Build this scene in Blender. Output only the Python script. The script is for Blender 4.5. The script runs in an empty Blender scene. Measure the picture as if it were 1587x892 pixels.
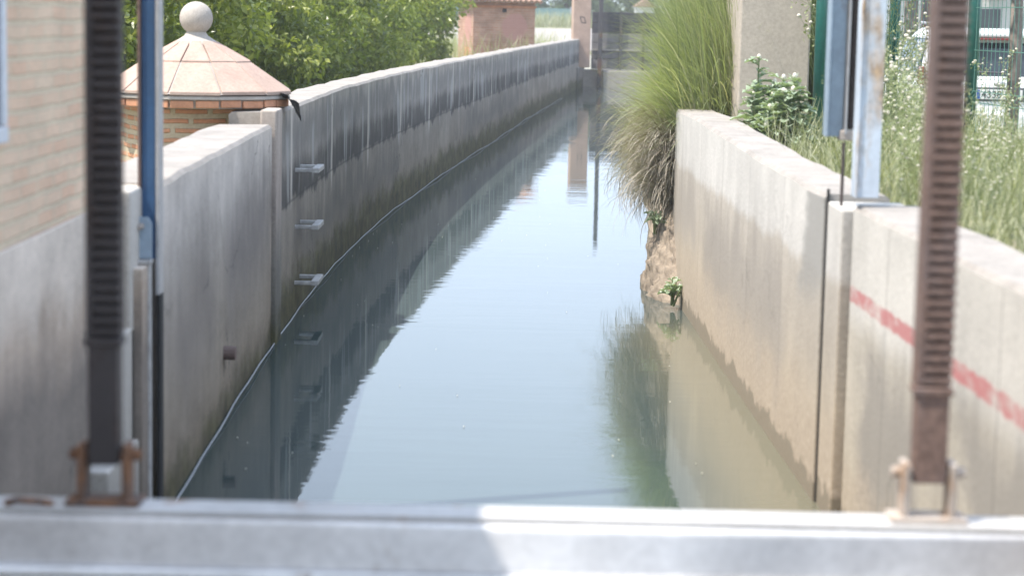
import bpy, bmesh, math, random
import numpy as np
from mathutils import Vector, Matrix, noise as mnoise
R = math.radians
random.seed(7); r1 = np.random.default_rng(21); rng = np.random.default_rng(11)
sc = bpy.context.scene
C = sc.collection

# ------------------------------------------------------------------ camera
FPX, HC, ROLL = 3200.0, 2.0, 0.021
PITCH = math.atan((446 - 25) / FPX)
fwd = Vector((0, math.cos(PITCH), -math.sin(PITCH))); rgt = Vector((1, 0, 0)); upv = rgt.cross(fwd)
cr, sr = math.cos(ROLL), math.sin(ROLL)
ix = cr * rgt + sr * upv; iy = -sr * rgt + cr * upv
cam = bpy.data.objects.new('camera', bpy.data.cameras.new('camera')); C.objects.link(cam)
cam.matrix_world = Matrix(((ix.x, iy.x, -fwd.x, 0), (ix.y, iy.y, -fwd.y, 0), (ix.z, iy.z, -fwd.z, HC), (0, 0, 0, 1)))
cam.data.sensor_width = 36; cam.data.lens = FPX / 1587 * 36
cam.data.clip_end = 3000; cam.data.clip_start = 0.05
cam.data.dof.use_dof = True; cam.data.dof.focus_distance = 18.0; cam.data.dof.aperture_fstop = 2.9
sc.camera = cam

# ------------------------------------------------------------------ sun, sky, exposure
SUN_EL, SUN_AZ = R(62), math.atan2(-0.37, -0.93)          # towards the sun: left of the canal, a little behind the camera
sdir = Vector((math.cos(SUN_EL) * math.cos(SUN_AZ), math.cos(SUN_EL) * math.sin(SUN_AZ), math.sin(SUN_EL)))
sun = bpy.data.objects.new('sun', bpy.data.lights.new('sun', 'SUN')); C.objects.link(sun)
sun.data.energy = 2.4; sun.data.angle = R(0.55); sun.data.color = (1, 0.93, 0.84)
sun.rotation_euler = (-sdir).to_track_quat('-Z', 'Y').to_euler()
w = bpy.data.worlds.new('World'); sc.world = w; w.use_nodes = True
wt = w.node_tree; wt.nodes.clear()
def wn(t, **k):
    n = wt.nodes.new(t)
    for a, b in k.items(): setattr(n, a, b)
    return n
sky = wn('ShaderNodeTexSky', sky_type='NISHITA', sun_disc=False)
sky.sun_elevation = SUN_EL; sky.sun_rotation = math.atan2(sdir.x, sdir.y)
sky.air_density = 1.0; sky.dust_density = 1.2; sky.ozone_density = 1.2
tcw = wn('ShaderNodeTexCoord'); mpw = wn('ShaderNodeMapping'); mpw.inputs['Scale'].default_value = (3.0, 3.0, 9.0)
nzw = wn('ShaderNodeTexNoise'); nzw.inputs['Scale'].default_value = 1.6; nzw.inputs['Detail'].default_value = 6
rpw = wn('ShaderNodeValToRGB'); rpw.color_ramp.elements[0].position = 0.54; rpw.color_ramp.elements[1].position = 0.8
hsv = wn('ShaderNodeHueSaturation'); hsv.inputs['Saturation'].default_value = 0.25; hsv.inputs['Value'].default_value = 1.75
mxw = wn('ShaderNodeMixRGB'); bg = wn('ShaderNodeBackground'); out = wn('ShaderNodeOutputWorld')
bg.inputs['Strength'].default_value = 0.15
L = wt.links.new
L(tcw.outputs['Generated'], mpw.inputs['Vector']); L(mpw.outputs[0], nzw.inputs['Vector']); L(nzw.outputs['Fac'], rpw.inputs[0])
des = wn('ShaderNodeHueSaturation'); des.inputs['Value'].default_value = 1.35; des.inputs['Saturation'].default_value = 0.75
L(sky.outputs[0], des.inputs['Color']); L(sky.outputs[0], hsv.inputs['Color']); L(rpw.outputs[0], mxw.inputs[0]); L(des.outputs[0], mxw.inputs[1]); L(hsv.outputs[0], mxw.inputs[2])
cap = wn('ShaderNodeMixRGB', blend_type='DARKEN'); cap.inputs[0].default_value = 1; cap.inputs[2].default_value = (2.7, 3.22, 4.0, 1)   # bright hazy sky, evened out towards the horizon
L(mxw.outputs[0], cap.inputs[1]); L(cap.outputs[0], bg.inputs[0]); L(bg.outputs[0], out.inputs[0])
sc.view_settings.view_transform = 'Standard'; sc.view_settings.look = 'None'
sc.view_settings.exposure = 1.74; sc.view_settings.gamma = 1
sc.cycles.max_bounces = 8; sc.cycles.transparent_max_bounces = 8

# ------------------------------------------------------------------ helpers
def P(x, y, Y):
    """world point seen at photo pixel (x, y), at real distance Y along the canal"""
    dx, dy = x - 793.5, y - 446
    a = dx * cr + dy * sr; b = dx * sr - dy * cr
    d = fwd + (a * rgt + b * upv) / FPX
    return d * (Y / d.y) + Vector((0, 0, HC))
def tag(o, label=None, cat=None, group=None, kind=None):
    if label: o['label'] = label
    if cat: o['category'] = cat
    if group: o['group'] = group
    if kind: o['kind'] = kind
    return o
def thing(name, label, cat, loc=(0, 0, 0), rz=0, group=None):
    o = bpy.data.objects.new(name, None); C.objects.link(o)
    o.location = loc; o.rotation_euler = (0, 0, rz); o.empty_display_size = .2
    return tag(o, label, cat, group)
def kids(o): return [c for c in bpy.data.objects if c.parent == o]
def copy_tree(o, parent=None):
    c = o.copy(); C.objects.link(c)
    if parent: c.parent = parent
    for k in kids(o): copy_tree(k, c)
    return c

class MB:
    def __init__(s): s.v = []; s.f = []
    def add(s, vs, fs):
        n = len(s.v); s.v += [tuple(p) for p in vs]; s.f += [tuple(i + n for i in f) for f in fs]; return s
    def box(s, a, b, M=None):
        x0, y0, z0 = a; x1, y1, z1 = b
        vs = [Vector(p) for p in ((x0, y0, z0), (x1, y0, z0), (x1, y1, z0), (x0, y1, z0), (x0, y0, z1), (x1, y0, z1), (x1, y1, z1), (x0, y1, z1))]
        if M: vs = [M @ p for p in vs]
        return s.add(vs, [(0, 3, 2, 1), (4, 5, 6, 7), (0, 1, 5, 4), (1, 2, 6, 5), (2, 3, 7, 6), (3, 0, 4, 7)])
    def tube(s, pts, r, n=8, cap=True):
        pts = [Vector(p) for p in pts]; m = len(pts); rr = r if isinstance(r, (list, tuple)) else [r] * m
        vs = []; prev = None
        for i, p in enumerate(pts):
            t = (pts[min(i + 1, m - 1)] - pts[max(i - 1, 0)]).normalized()
            a = (prev - t * prev.dot(t)) if prev is not None else t.orthogonal()
            if a.length < 1e-6: a = t.orthogonal()
            a.normalize(); prev = a; b = t.cross(a)
            for k in range(n):
                q = 2 * math.pi * k / n; vs.append(p + (a * math.cos(q) + b * math.sin(q)) * rr[i])
        fs = [(i * n + k, i * n + (k + 1) % n, (i + 1) * n + (k + 1) % n, (i + 1) * n + k) for i in range(m - 1) for k in range(n)]
        if cap: fs += [tuple(range(n - 1, -1, -1)), tuple((m - 1) * n + k for k in range(n))]
        return s.add(vs, fs)
    def lathe(s, prof, n=24, c=(0, 0, 0), off=0):
        vs = []; m = len(prof)
        for r, z in prof:
            for k in range(n):
                q = 2 * math.pi * k / n + off; vs.append((c[0] + r * math.cos(q), c[1] + r * math.sin(q), c[2] + z))
        fs = [(i * n + k, i * n + (k + 1) % n, (i + 1) * n + (k + 1) % n, (i + 1) * n + k) for i in range(m - 1) for k in range(n)]
        fs += [tuple(range(n - 1, -1, -1)), tuple((m - 1) * n + k for k in range(n))]
        return s.add(vs, fs)
    def prism(s, poly, y0, y1, M=None):
        n = len(poly)
        vs = [Vector((x, y0, z)) for x, z in poly] + [Vector((x, y1, z)) for x, z in poly]
        if M: vs = [M @ p for p in vs]
        fs = [tuple(range(n)), tuple(range(2 * n - 1, n - 1, -1))] + [((i + 1) % n, i, n + i, n + (i + 1) % n) for i in range(n)]
        return s.add(vs, fs)
    def build(s, name, mat, parent=None, bevel=0, smooth=False, uv=None, seg=2):
        me = bpy.data.meshes.new(name); me.from_pydata(s.v, [], s.f); me.update()
        bm = bmesh.new(); bm.from_mesh(me); bmesh.ops.recalc_face_normals(bm, faces=bm.faces)
        uvl = bm.loops.layers.uv.new('UVMap')
        for f in bm.faces:
            n = f.normal
            if abs(n.z) > .75:
                for l in f.loops: l[uvl].uv = (l.vert.co.x, l.vert.co.y)
            else:
                t = Vector((-n.y, n.x, 0)).normalized()
                for l in f.loops: l[uvl].uv = (l.vert.co.dot(t), l.vert.co.z)
            f.smooth = smooth
        bm.to_mesh(me); bm.free()
        o = bpy.data.objects.new(name, me); C.objects.link(o); me.materials.append(mat)
        if parent: o.parent = parent
        if bevel:
            b = o.modifiers.new('bevel', 'BEVEL'); b.width = bevel; b.segments = seg; b.limit_method = 'ANGLE'; b.angle_limit = R(35)
        return o

def np_mesh(name, V, F, mat, parent=None, tint=None, smooth=False):
    """fast mesh from numpy: V (n,3), F (m,k)"""
    V = np.asarray(V, np.float32); F = np.asarray(F, np.int32); m, k = F.shape
    me = bpy.data.meshes.new(name); me.vertices.add(len(V)); me.vertices.foreach_set('co', V.ravel())
    me.loops.add(m * k); me.loops.foreach_set('vertex_index', F.ravel())
    me.polygons.add(m); me.polygons.foreach_set('loop_start', np.arange(0, m * k, k, dtype=np.int32))
    me.polygons.foreach_set('use_smooth', np.full(m, smooth))
    if tint is not None:
        at = me.color_attributes.new('tint', 'FLOAT_COLOR', 'POINT')
        t4 = np.repeat(np.asarray(tint, np.float32)[:, None], 4, 1); at.data.foreach_set('color', t4.ravel())
    me.update(calc_edges=True); me.validate()
    o = bpy.data.objects.new(name, me); C.objects.link(o); me.materials.append(mat)
    if parent: o.parent = parent
    return o

# ------------------------------------------------------------------ materials
class NT:
    def __init__(s, name):
        s.m = bpy.data.materials.new(name); s.m.use_nodes = True; s.t = s.m.node_tree; s.t.nodes.clear()
        s.out = s.n('ShaderNodeOutputMaterial'); s.p = s.n('ShaderNodeBsdfPrincipled'); s.l(s.p.outputs[0], s.out.inputs[0])
        s.tc = s.n('ShaderNodeTexCoord')
    def n(s, t, **k):
        x = s.t.nodes.new(t)
        for a, b in k.items(): setattr(x, a, b)
        return x
    def l(s, a, b): s.t.links.new(a, b)
    def vec(s, scale=(1, 1, 1), src='UV', loc=(0, 0, 0)):
        m = s.n('ShaderNodeMapping'); m.inputs['Scale'].default_value = scale; m.inputs['Location'].default_value = loc
        s.l(s.tc.outputs[src], m.inputs['Vector']); return m.outputs[0]
    def noise(s, scale=(1, 1, 1), detail=4, src='UV', loc=(0, 0, 0), rough=.6):
        x = s.n('ShaderNodeTexNoise'); x.inputs['Scale'].default_value = 1; x.inputs['Detail'].default_value = detail
        x.inputs['Roughness'].default_value = rough
        s.l(s.vec(scale, src, loc), x.inputs['Vector']); return x.outputs['Fac']
    def ramp(s, f, stops, interp='LINEAR'):
        r = s.n('ShaderNodeValToRGB'); r.color_ramp.interpolation = interp; e = r.color_ramp.elements
        while len(e) < len(stops): e.new(.5)
        for i, (p, c) in enumerate(stops):
            e[i].position = p; e[i].color = (*c, 1) if isinstance(c, (tuple, list)) else (c, c, c, 1)
        s.l(f, r.inputs[0]); return r.outputs[0]
    def math(s, op, a, b=None, clamp=False):
        x = s.n('ShaderNodeMath', operation=op, use_clamp=clamp)
        for i, q in enumerate((a, b)):
            if q is None: continue
            if isinstance(q, (int, float)): x.inputs[i].default_value = q
            else: s.l(q, x.inputs[i])
        return x.outputs[0]
    def mix(s, f, a, b, mode='MIX'):
        x = s.n('ShaderNodeMixRGB', blend_type=mode)
        for i, q in enumerate((f, a, b)):
            if isinstance(q, (int, float)): x.inputs[i].default_value = q if i == 0 else (q, q, q, 1)
            elif isinstance(q, tuple): x.inputs[i].default_value = (*q, 1)
            else: s.l(q, x.inputs[i])
        return x.outputs[0]
    def uvw(s, src='UV'):
        x = s.n('ShaderNodeSeparateXYZ'); s.l(s.tc.outputs[src], x.inputs[0]); return x.outputs
    def bump(s, h, strength=.3, dist=.01):
        b = s.n('ShaderNodeBump'); b.inputs['Strength'].default_value = strength; b.inputs['Distance'].default_value = dist
        s.l(h, b.inputs['Height']); s.l(b.outputs[0], s.p.inputs['Normal'])
    def done(s, col, rough=.8, spec=.3, metal=0):
        if isinstance(col, tuple): s.p.inputs['Base Color'].default_value = (*col, 1)
        else: s.l(col, s.p.inputs['Base Color'])
        if isinstance(rough, (int, float)): s.p.inputs['Roughness'].default_value = rough
        else: s.l(rough, s.p.inputs['Roughness'])
        s.p.inputs['Specular IOR Level'].default_value = spec; s.p.inputs['Metallic'].default_value = metal
        return s.m

def plain(name, c, rough=.6, var=.25, scale=8, spec=.35, metal=0, bump=0, src='Object'):
    t = NT(name); a = t.noise((scale,) * 3, 5, src)
    col = t.mix(1, t.ramp(a, [(.25, tuple(x * (1 - var) for x in c)), (.75, tuple(min(1, x * (1 + var)) for x in c))]), t.ramp(t.noise((scale * 9,) * 3, 2, src), [(.3, .88), (.7, 1.08)]), 'MULTIPLY')
    if bump: t.bump(a, bump, .01)
    return t.done(col, rough, spec, metal)

def band(t, x, a, b, soft):   # 1 inside a..b
    u = t.n('ShaderNodeMapRange', interpolation_type='SMOOTHSTEP'); t.l(x, u.inputs[0]); u.inputs[1].default_value = a - soft; u.inputs[2].default_value = a + soft
    v = t.n('ShaderNodeMapRange', interpolation_type='SMOOTHSTEP'); t.l(x, v.inputs[0]); v.inputs[1].default_value = b - soft; v.inputs[2].default_value = b + soft
    v.inputs[3].default_value = 1; v.inputs[4].default_value = 0
    return t.math('MULTIPLY', u.outputs[0], v.outputs[0])

def concrete(name, stops, streak=.25, blotch=.25, joints=None, drips=0, moss=0, bandwob=.12, stain=None, rough=.9, board=None, redline=None, damp=None, panels=None, splash=None, crack=.7):
    """stained cast concrete: UV is (metres along the wall, height above the water)"""
    t = NT(name); u, v = t.uvw()[0], t.uvw()[1]
    st = t.noise((3.2, .8, 1), 6, loc=(3, 1, 0)); bl = t.noise((.9, 1.5, 1), 7, rough=.68); gr = t.noise((45, 45, 1), 3); fs = t.noise((6.5, 2.6, 1), 6, loc=(0, 5, 0))
    wob = t.math('MULTIPLY', t.math('SUBTRACT', t.noise((2.2, .8, 1), 4), .5), bandwob * 4)
    vv = t.math('DIVIDE', t.math('ADD', v, wob), 1.5)
    col = t.ramp(vv, [(p / 1.5, c) for p, c in stops])
    col = t.mix(1, col, t.ramp(st, [(.3, 1 - streak), (.7, 1 + streak)]), 'MULTIPLY')
    col = t.mix(1, col, t.ramp(fs, [(.35, 1 - streak * .6), (.65, 1 + streak * .5)]), 'MULTIPLY')
    col = t.mix(1, col, t.ramp(bl, [(.3, 1 - blotch), (.7, 1 + blotch)]), 'MULTIPLY')
    col = t.mix(1, col, t.ramp(gr, [(.3, .9), (.7, 1.08)]), 'MULTIPLY')
    if stain:
        for (u0, u1, v0, v1, s, c, f) in stain:
            um = t.math('ADD', u, t.math('MULTIPLY', t.math('SUBTRACT', bl, .5), 1.0))
            vm = t.math('ADD', v, t.math('MULTIPLY', t.math('SUBTRACT', st, .5), .7))
            col = t.mix(t.math('MULTIPLY', t.math('MULTIPLY', band(t, um, u0, u1, s), band(t, vm, v0, v1, s)), f), col, c)
    if drips:
        n1 = t.noise((4.2, .3, 1), 2, loc=(0, 7, 0)); n2 = t.noise((1.6, .3, 1), 2, loc=(4, 0, 0))
        m = t.ramp(n1, [(.56, 0.0), (.62, 1.0)])
        m = t.math('MULTIPLY', m, band(t, t.math('ADD', v, t.math('MULTIPLY', t.math('SUBTRACT', n2, .5), 1.1)), .8, 1.25, .08))
        n3 = t.noise((1.9, .22, 1), 3, loc=(6, 2, 0)); m3 = t.math('MULTIPLY', t.ramp(n3, [(.6, 0.0), (.64, .9)]), band(t, t.math('ADD', v, t.math('MULTIPLY', t.math('SUBTRACT', t.noise((.9, .3, 1), 2), .5), 1.3)), .72, 1.2, .05))
        m = t.math('MAXIMUM', m, m3); col = t.mix(t.math('MULTIPLY', m, drips), col, (.38, .375, .365))
    if joints:
        per, wid, cj, v0 = joints
        fr = t.math('MODULO', t.math('ADD', u, 100 * per + t_off), per)
        wv = t.math('ADD', fr, t.math('MULTIPLY', t.math('SUBTRACT', t.noise((8, 3, 1), 3), .5), wid * 1.2))
        jm = t.math('MULTIPLY', band(t, wv, per / 2 - wid, per / 2 + wid, wid * .4), band(t, t.math('ADD', v, t.math('MULTIPLY', t.math('SUBTRACT', t.noise((.7, .01, 1), 2, loc=(9, 0, 0)), .5), 1.2)), v0, 3, .1))
        col = t.mix(t.math('MULTIPLY', jm, .85), col, cj)
    # chips, pin holes and hairline cracks
    ho = t.noise((70, 70, 1), 1, loc=(2, 2, 0)); hm = t.math('MULTIPLY', t.ramp(ho, [(.68, 0.0), (.74, 1.0)]), t.ramp(t.noise((3, 3, 1), 3, loc=(8, 1, 0)), [(.45, .1), (.62, .8)]))
    col = t.mix(hm, col, t.mix(1, col, (.5, .48, .46), 'MULTIPLY'))
    vo = t.n('ShaderNodeTexVoronoi', feature='DISTANCE_TO_EDGE'); vo.inputs['Scale'].default_value = .55
    wv_ = t.n('ShaderNodeVectorMath', operation='ADD'); ns_ = t.n('ShaderNodeTexNoise'); ns_.inputs['Scale'].default_value = 3; ns_.inputs['Detail'].default_value = 6; t.l(t.tc.outputs['UV'], ns_.inputs['Vector'])
    sc2 = t.n('ShaderNodeVectorMath', operation='SCALE'); sc2.inputs[3].default_value = .55; t.l(ns_.outputs['Color'], sc2.inputs[0]); t.l(t.tc.outputs['UV'], wv_.inputs[0]); t.l(sc2.outputs[0], wv_.inputs[1]); t.l(wv_.outputs[0], vo.inputs['Vector'])
    cm = t.math('MULTIPLY', t.ramp(vo.outputs['Distance'], [(.0, 1.0), (.006, 0.0)]), t.ramp(t.noise((.7, 1.2, 1), 3, loc=(1, 6, 0)), [(.5, 0.0), (.58, crack)]))
    col = t.mix(cm, col, (.06, .055, .05))
    if panels:
        fr = t.math('MODULO', t.math('ADD', t.math('ADD', u, 100 * panels), t.math('MULTIPLY', t.math('SUBTRACT', t.noise((6, 4, 1), 3), .5), .02)), panels)
        col = t.mix(t.math('MULTIPLY', band(t, fr, panels * .5 - .006, panels * .5 + .006, .005), .45), col, (.12, .11, .1))
    if splash:                                         # rough dried mud splashed up from the water
        zz = t.math('ADD', v, t.math('MULTIPLY', t.math('SUBTRACT', t.noise((2.2, 2.5, 1), 8, rough=.72), .5), .7))
        sp = t.noise((28, 28, 1), 4, loc=(5, 5, 0))
        col = t.mix(t.math('MULTIPLY', band(t, zz, -3, splash, .1), t.ramp(sp, [(.3, .25), (.7, .85)])), col, t.ramp(sp, [(.3, (.3, .24, .18)), (.7, (.46, .38, .3))]))
    if board:                                         # cast board lines
        for z in board:
            zz = t.math('ADD', v, t.math('MULTIPLY', t.math('SUBTRACT', t.noise((3, 3, 1), 3), .5), .02))
            col = t.mix(t.math('MULTIPLY', band(t, zz, z - .008, z + .008, .006), .5), col, (.05, .05, .05))
    if redline:
        z0, z1, u0, u1 = redline
        zz = t.math('ADD', v, t.math('MULTIPLY', t.math('SUBTRACT', t.noise((14, 14, 1), 4), .5), .035))
        m = t.math('MULTIPLY', band(t, zz, z0, z1, .008), band(t, u, u0, u1, .01))
        m = t.math('MULTIPLY', m, t.ramp(t.noise((5, 9, 1), 5), [(.32, .15), (.52, .85)]))
        col = t.mix(m, col, (.42, .14, .14))
    if damp:
        zz = t.math('ADD', v, t.math('MULTIPLY', t.math('SUBTRACT', t.noise((5, 5, 1), 8, rough=.7), .5), .34))
        col = t.mix(t.math('MULTIPLY', band(t, zz, -2, damp, .012), .75), col, (.17, .145, .105))
    if moss:
        zz = t.math('ADD', v, t.math('MULTIPLY', t.math('SUBTRACT', t.noise((1.5, 2.2, 1), 8, rough=.7), .5), .75))
        col = t.mix(t.math('MULTIPLY', band(t, zz, -3, moss, .12), .8), col, t.ramp(t.noise((5, 6, 1), 5), [(.35, (.028, .028, .014)), (.5, (.06, .058, .022)), (.65, (.11, .105, .045))]))
    t.bump(t.math('ADD', gr, t.math('MULTIPLY', bl, 2)), .35, .006)
    return t.done(col, rough, .25)
t_off = 0.55

def brickmat(name, c1, c2, mortar, bw=.24, bh=.06, ms=.012, bump=.6, patch=None, var=.3, wash=0):
    t = NT(name)
    b = t.n('ShaderNodeTexBrick'); b.inputs['Scale'].default_value = 1; b.inputs['Brick Width'].default_value = bw; b.inputs['Row Height'].default_value = bh
    b.inputs['Mortar Size'].default_value = ms; b.inputs['Mortar Smooth'].default_value = .25
    b.inputs['Color1'].default_value = (*c1, 1); b.inputs['Color2'].default_value = (*c2, 1); b.inputs['Mortar'].default_value = (*mortar, 1)
    vd = t.n('ShaderNodeVectorMath', operation='ADD'); nn = t.n('ShaderNodeTexNoise'); nn.inputs['Scale'].default_value = 5
    t.l(t.tc.outputs['UV'], nn.inputs['Vector'])
    sc_ = t.n('ShaderNodeVectorMath', operation='SCALE'); sc_.inputs[3].default_value = .02; t.l(nn.outputs['Color'], sc_.inputs[0])
    t.l(t.tc.outputs['UV'], vd.inputs[0]); t.l(sc_.outputs[0], vd.inputs[1]); t.l(vd.outputs[0], b.inputs['Vector'])
    col = t.mix(1, b.outputs['Color'], t.ramp(t.noise((3, 4, 3), 5), [(.25, 1 - var), (.75, 1 + var)]), 'MULTIPLY')
    col = t.mix(1, col, t.ramp(t.noise((50, 50, 50), 2), [(.3, .88), (.7, 1.08)]), 'MULTIPLY')
    if wash: col = t.mix(t.math('MULTIPLY', t.ramp(t.noise((1.3, 1.8, 1), 6, loc=(2, 3, 0)), [(.4, 0.0), (.65, 1.0)]), wash), col, mortar)
    if patch:
        (px, pz, pr, pc) = patch
        q = t.uvw(); du = t.math('SUBTRACT', q[0], px); dv = t.math('SUBTRACT', q[1], pz)
        d = t.math('SQRT', t.math('ADD', t.math('MULTIPLY', du, du), t.math('MULTIPLY', dv, dv)))
        d = t.math('ADD', d, t.math('MULTIPLY', t.math('SUBTRACT', t.noise((4, 4, 1), 3), .5), .12))
        col = t.mix(t.math('MULTIPLY', band(t, d, -1, pr, .02), .75), col, pc)
    iv = t.math('SUBTRACT', 1, b.outputs['Fac'])
    t.bump(t.math('ADD', iv, t.math('MULTIPLY', t.noise((40, 40, 1), 3), .3)), bump, .008)
    return t.done(col, .9, .2)

def leafmat(name, stops, rough=.42, transl=.35, spec=.5):
    t = NT(name); a = t.n('ShaderNodeAttribute', attribute_name='tint')
    oi = t.n('ShaderNodeObjectInfo')
    col = t.ramp(a.outputs['Fac'], stops)
    col = t.mix(1, col, t.ramp(oi.outputs['Random'], [(0, .85), (1, 1.15)]), 'MULTIPLY')
    t.done(col, rough, spec)
    tr = t.n('ShaderNodeBsdfTranslucent'); mx = t.n('ShaderNodeMixShader'); mx.inputs[0].default_value = transl
    t.l(t.mix(1, col, (1.15, 1.25, .55), 'MULTIPLY'), tr.inputs[0]); t.l(t.p.outputs[0], mx.inputs[1]); t.l(tr.outputs[0], mx.inputs[2]); t.l(mx.outputs[0], t.out.inputs[0])
    return t.m

def rusty(name, paint, rust=(.16, .075, .035), amt=.5, rough=.55, scale=6, spec=.4):
    t = NT(name); n1 = t.noise((scale, scale, scale * .35), 7, 'Object'); n2 = t.noise((scale * 8,) * 3, 3, 'Object')
    m = t.ramp(n1, [(.62 - amt * .3, 0.0), (.72 - amt * .3, 1.0)])
    pc = t.mix(1, t.ramp(t.noise((scale * .6,) * 3, 4, 'Object'), [(.3, tuple(x * .8 for x in paint)), (.7, tuple(min(1, x * 1.15) for x in paint))]), t.ramp(n2, [(.3, .9), (.7, 1.06)]), 'MULTIPLY')
    rc = t.ramp(n2, [(.3, tuple(x * .6 for x in rust)), (.7, tuple(x * 1.5 for x in rust))])
    col = t.mix(m, pc, rc); t.bump(t.math('ADD', n2, m), .25, .003)
    return t.done(col, t.ramp(m, [(0, rough), (1, .9)]), spec)

M = {}
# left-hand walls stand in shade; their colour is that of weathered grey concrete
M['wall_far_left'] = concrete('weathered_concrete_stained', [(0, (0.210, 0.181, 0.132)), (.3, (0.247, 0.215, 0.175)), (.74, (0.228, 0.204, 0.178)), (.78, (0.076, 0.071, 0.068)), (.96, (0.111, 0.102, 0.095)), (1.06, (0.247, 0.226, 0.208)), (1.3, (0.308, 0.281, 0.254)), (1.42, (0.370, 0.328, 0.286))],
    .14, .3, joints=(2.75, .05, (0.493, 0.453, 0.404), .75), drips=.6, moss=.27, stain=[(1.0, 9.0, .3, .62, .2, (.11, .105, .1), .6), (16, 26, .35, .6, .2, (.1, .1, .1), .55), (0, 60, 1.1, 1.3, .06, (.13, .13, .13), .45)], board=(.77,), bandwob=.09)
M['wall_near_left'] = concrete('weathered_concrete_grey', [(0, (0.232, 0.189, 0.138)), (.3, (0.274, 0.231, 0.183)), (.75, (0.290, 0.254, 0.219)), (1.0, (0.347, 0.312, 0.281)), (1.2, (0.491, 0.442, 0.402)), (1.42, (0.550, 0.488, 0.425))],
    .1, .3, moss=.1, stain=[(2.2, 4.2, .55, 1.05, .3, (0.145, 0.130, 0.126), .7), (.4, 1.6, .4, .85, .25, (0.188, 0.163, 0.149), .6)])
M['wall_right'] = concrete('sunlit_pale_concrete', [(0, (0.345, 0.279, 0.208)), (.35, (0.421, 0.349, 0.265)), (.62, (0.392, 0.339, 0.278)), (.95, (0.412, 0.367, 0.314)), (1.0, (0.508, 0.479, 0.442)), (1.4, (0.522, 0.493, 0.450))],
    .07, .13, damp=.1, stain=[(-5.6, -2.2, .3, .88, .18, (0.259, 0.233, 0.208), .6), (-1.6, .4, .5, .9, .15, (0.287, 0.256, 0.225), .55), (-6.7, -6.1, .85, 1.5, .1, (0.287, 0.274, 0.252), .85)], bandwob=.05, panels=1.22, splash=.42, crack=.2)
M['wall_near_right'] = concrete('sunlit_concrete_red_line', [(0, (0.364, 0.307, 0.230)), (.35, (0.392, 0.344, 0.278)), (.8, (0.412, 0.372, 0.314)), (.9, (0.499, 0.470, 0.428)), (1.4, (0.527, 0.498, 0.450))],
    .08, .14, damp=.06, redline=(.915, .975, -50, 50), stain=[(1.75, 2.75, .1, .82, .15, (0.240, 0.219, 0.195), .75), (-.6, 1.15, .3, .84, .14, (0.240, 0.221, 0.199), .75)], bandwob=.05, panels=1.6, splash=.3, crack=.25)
M['wall_top'] = plain('weathered_top_concrete', (.3, .275, .25), .92, .22, 5, .2, bump=.3)
M['plaster'] = concrete('stained_plaster', [(0, (0.201, 0.171, 0.143)), (.72, (0.215, 0.181, 0.154)), (.95, (0.403, 0.323, 0.258)), (1.1, (0.563, 0.482, 0.406)), (1.4, (0.630, 0.543, 0.461))], .1, .3, bandwob=.2)
M['slot_concrete'] = concrete('pale_slot_concrete', [(0, (.3, .28, .25)), (.5, (.42, .39, .35)), (1.4, (.5, .47, .43))], .1, .12, moss=.05)
M['pilaster'] = concrete('pinkish_concrete', [(0, (.12, .12, .1)), (.5, (.2, .185, .165)), (1, (.33, .28, .25)), (1.4, (.42, .36, .31))], .25, .15, moss=.2)
M['brick_pale'] = brickmat('pale_brick', (.66, .43, .3), (.7, .52, .38), (.62, .51, .37), .22, .053, .009, .9, var=.16, wash=.35)
M['brick_hut'] = brickmat('orange_brick_thick_mortar', (.5, .245, .14), (.58, .33, .2), (.46, .39, .28), .235, .059, .019, 1.0, var=.15)
M['brick_tower'] = brickmat('red_brick', (.42, .215, .15), (.48, .28, .2), (.42, .28, .21), .24, .055, .007, .4, var=.22, wash=.3)
M['brick_loose'] = plain('orange_brick', (.5, .25, .15), .9, .25, 9, .2)
M['terracotta'] = plain('faded_terracotta_tile', (.4, .29, .235), .85, .12, 6, .25, bump=.15)
M['stone'] = plain('pale_cast_stone', (.4, .36, .32), .9, .12, 12, .2, bump=.3)
M['mortar'] = plain('grey_mortar', (.38, .35, .32), .95, .15, 12, .2)
M['render_tan'] = plain('tan_render', (.42, .365, .3), .95, .09, 5, .15, bump=.2)
M['render_pale'] = plain('pale_render', (.58, .51, .45), .95, .08, 5, .15)
M['pink_render'] = plain('pink_brick_render', (.42, .3, .24), .95, .14, 5, .15)
M['ink'] = plain('dark_ink', (.05, .045, .05), .8, .1)
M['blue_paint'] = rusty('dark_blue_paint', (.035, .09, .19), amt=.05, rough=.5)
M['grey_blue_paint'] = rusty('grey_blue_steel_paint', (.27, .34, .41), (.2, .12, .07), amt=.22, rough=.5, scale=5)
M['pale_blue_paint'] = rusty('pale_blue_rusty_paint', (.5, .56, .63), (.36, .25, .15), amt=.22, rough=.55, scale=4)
M['beam_paint'] = rusty('white_grey_gate_paint', (.86, .86, .87), (.3, .2, .12), amt=.0, rough=.5, scale=5)
M['flange_paint'] = rusty('shade_grey_flange_paint', (.46, .45, .44), (.3, .2, .14), amt=.12, rough=.6, scale=5)  # flange's shade beside the brighter web is put into this greyer base
M['rack_shade_dark'] = rusty('shade_dark_rack_steel', (.05, .043, .044), (.055, .042, .038), amt=.4, rough=.6, scale=9)  # rack steel darkened in colour for the shade on the left bar
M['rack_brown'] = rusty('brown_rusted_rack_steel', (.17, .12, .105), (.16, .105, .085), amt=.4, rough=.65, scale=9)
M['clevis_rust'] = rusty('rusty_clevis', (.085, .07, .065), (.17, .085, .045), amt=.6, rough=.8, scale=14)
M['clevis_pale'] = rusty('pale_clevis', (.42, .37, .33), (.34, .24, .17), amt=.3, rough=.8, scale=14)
M['threaded'] = plain('dark_threaded_rod', (.07, .055, .05), .5, .3, 20)
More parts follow.
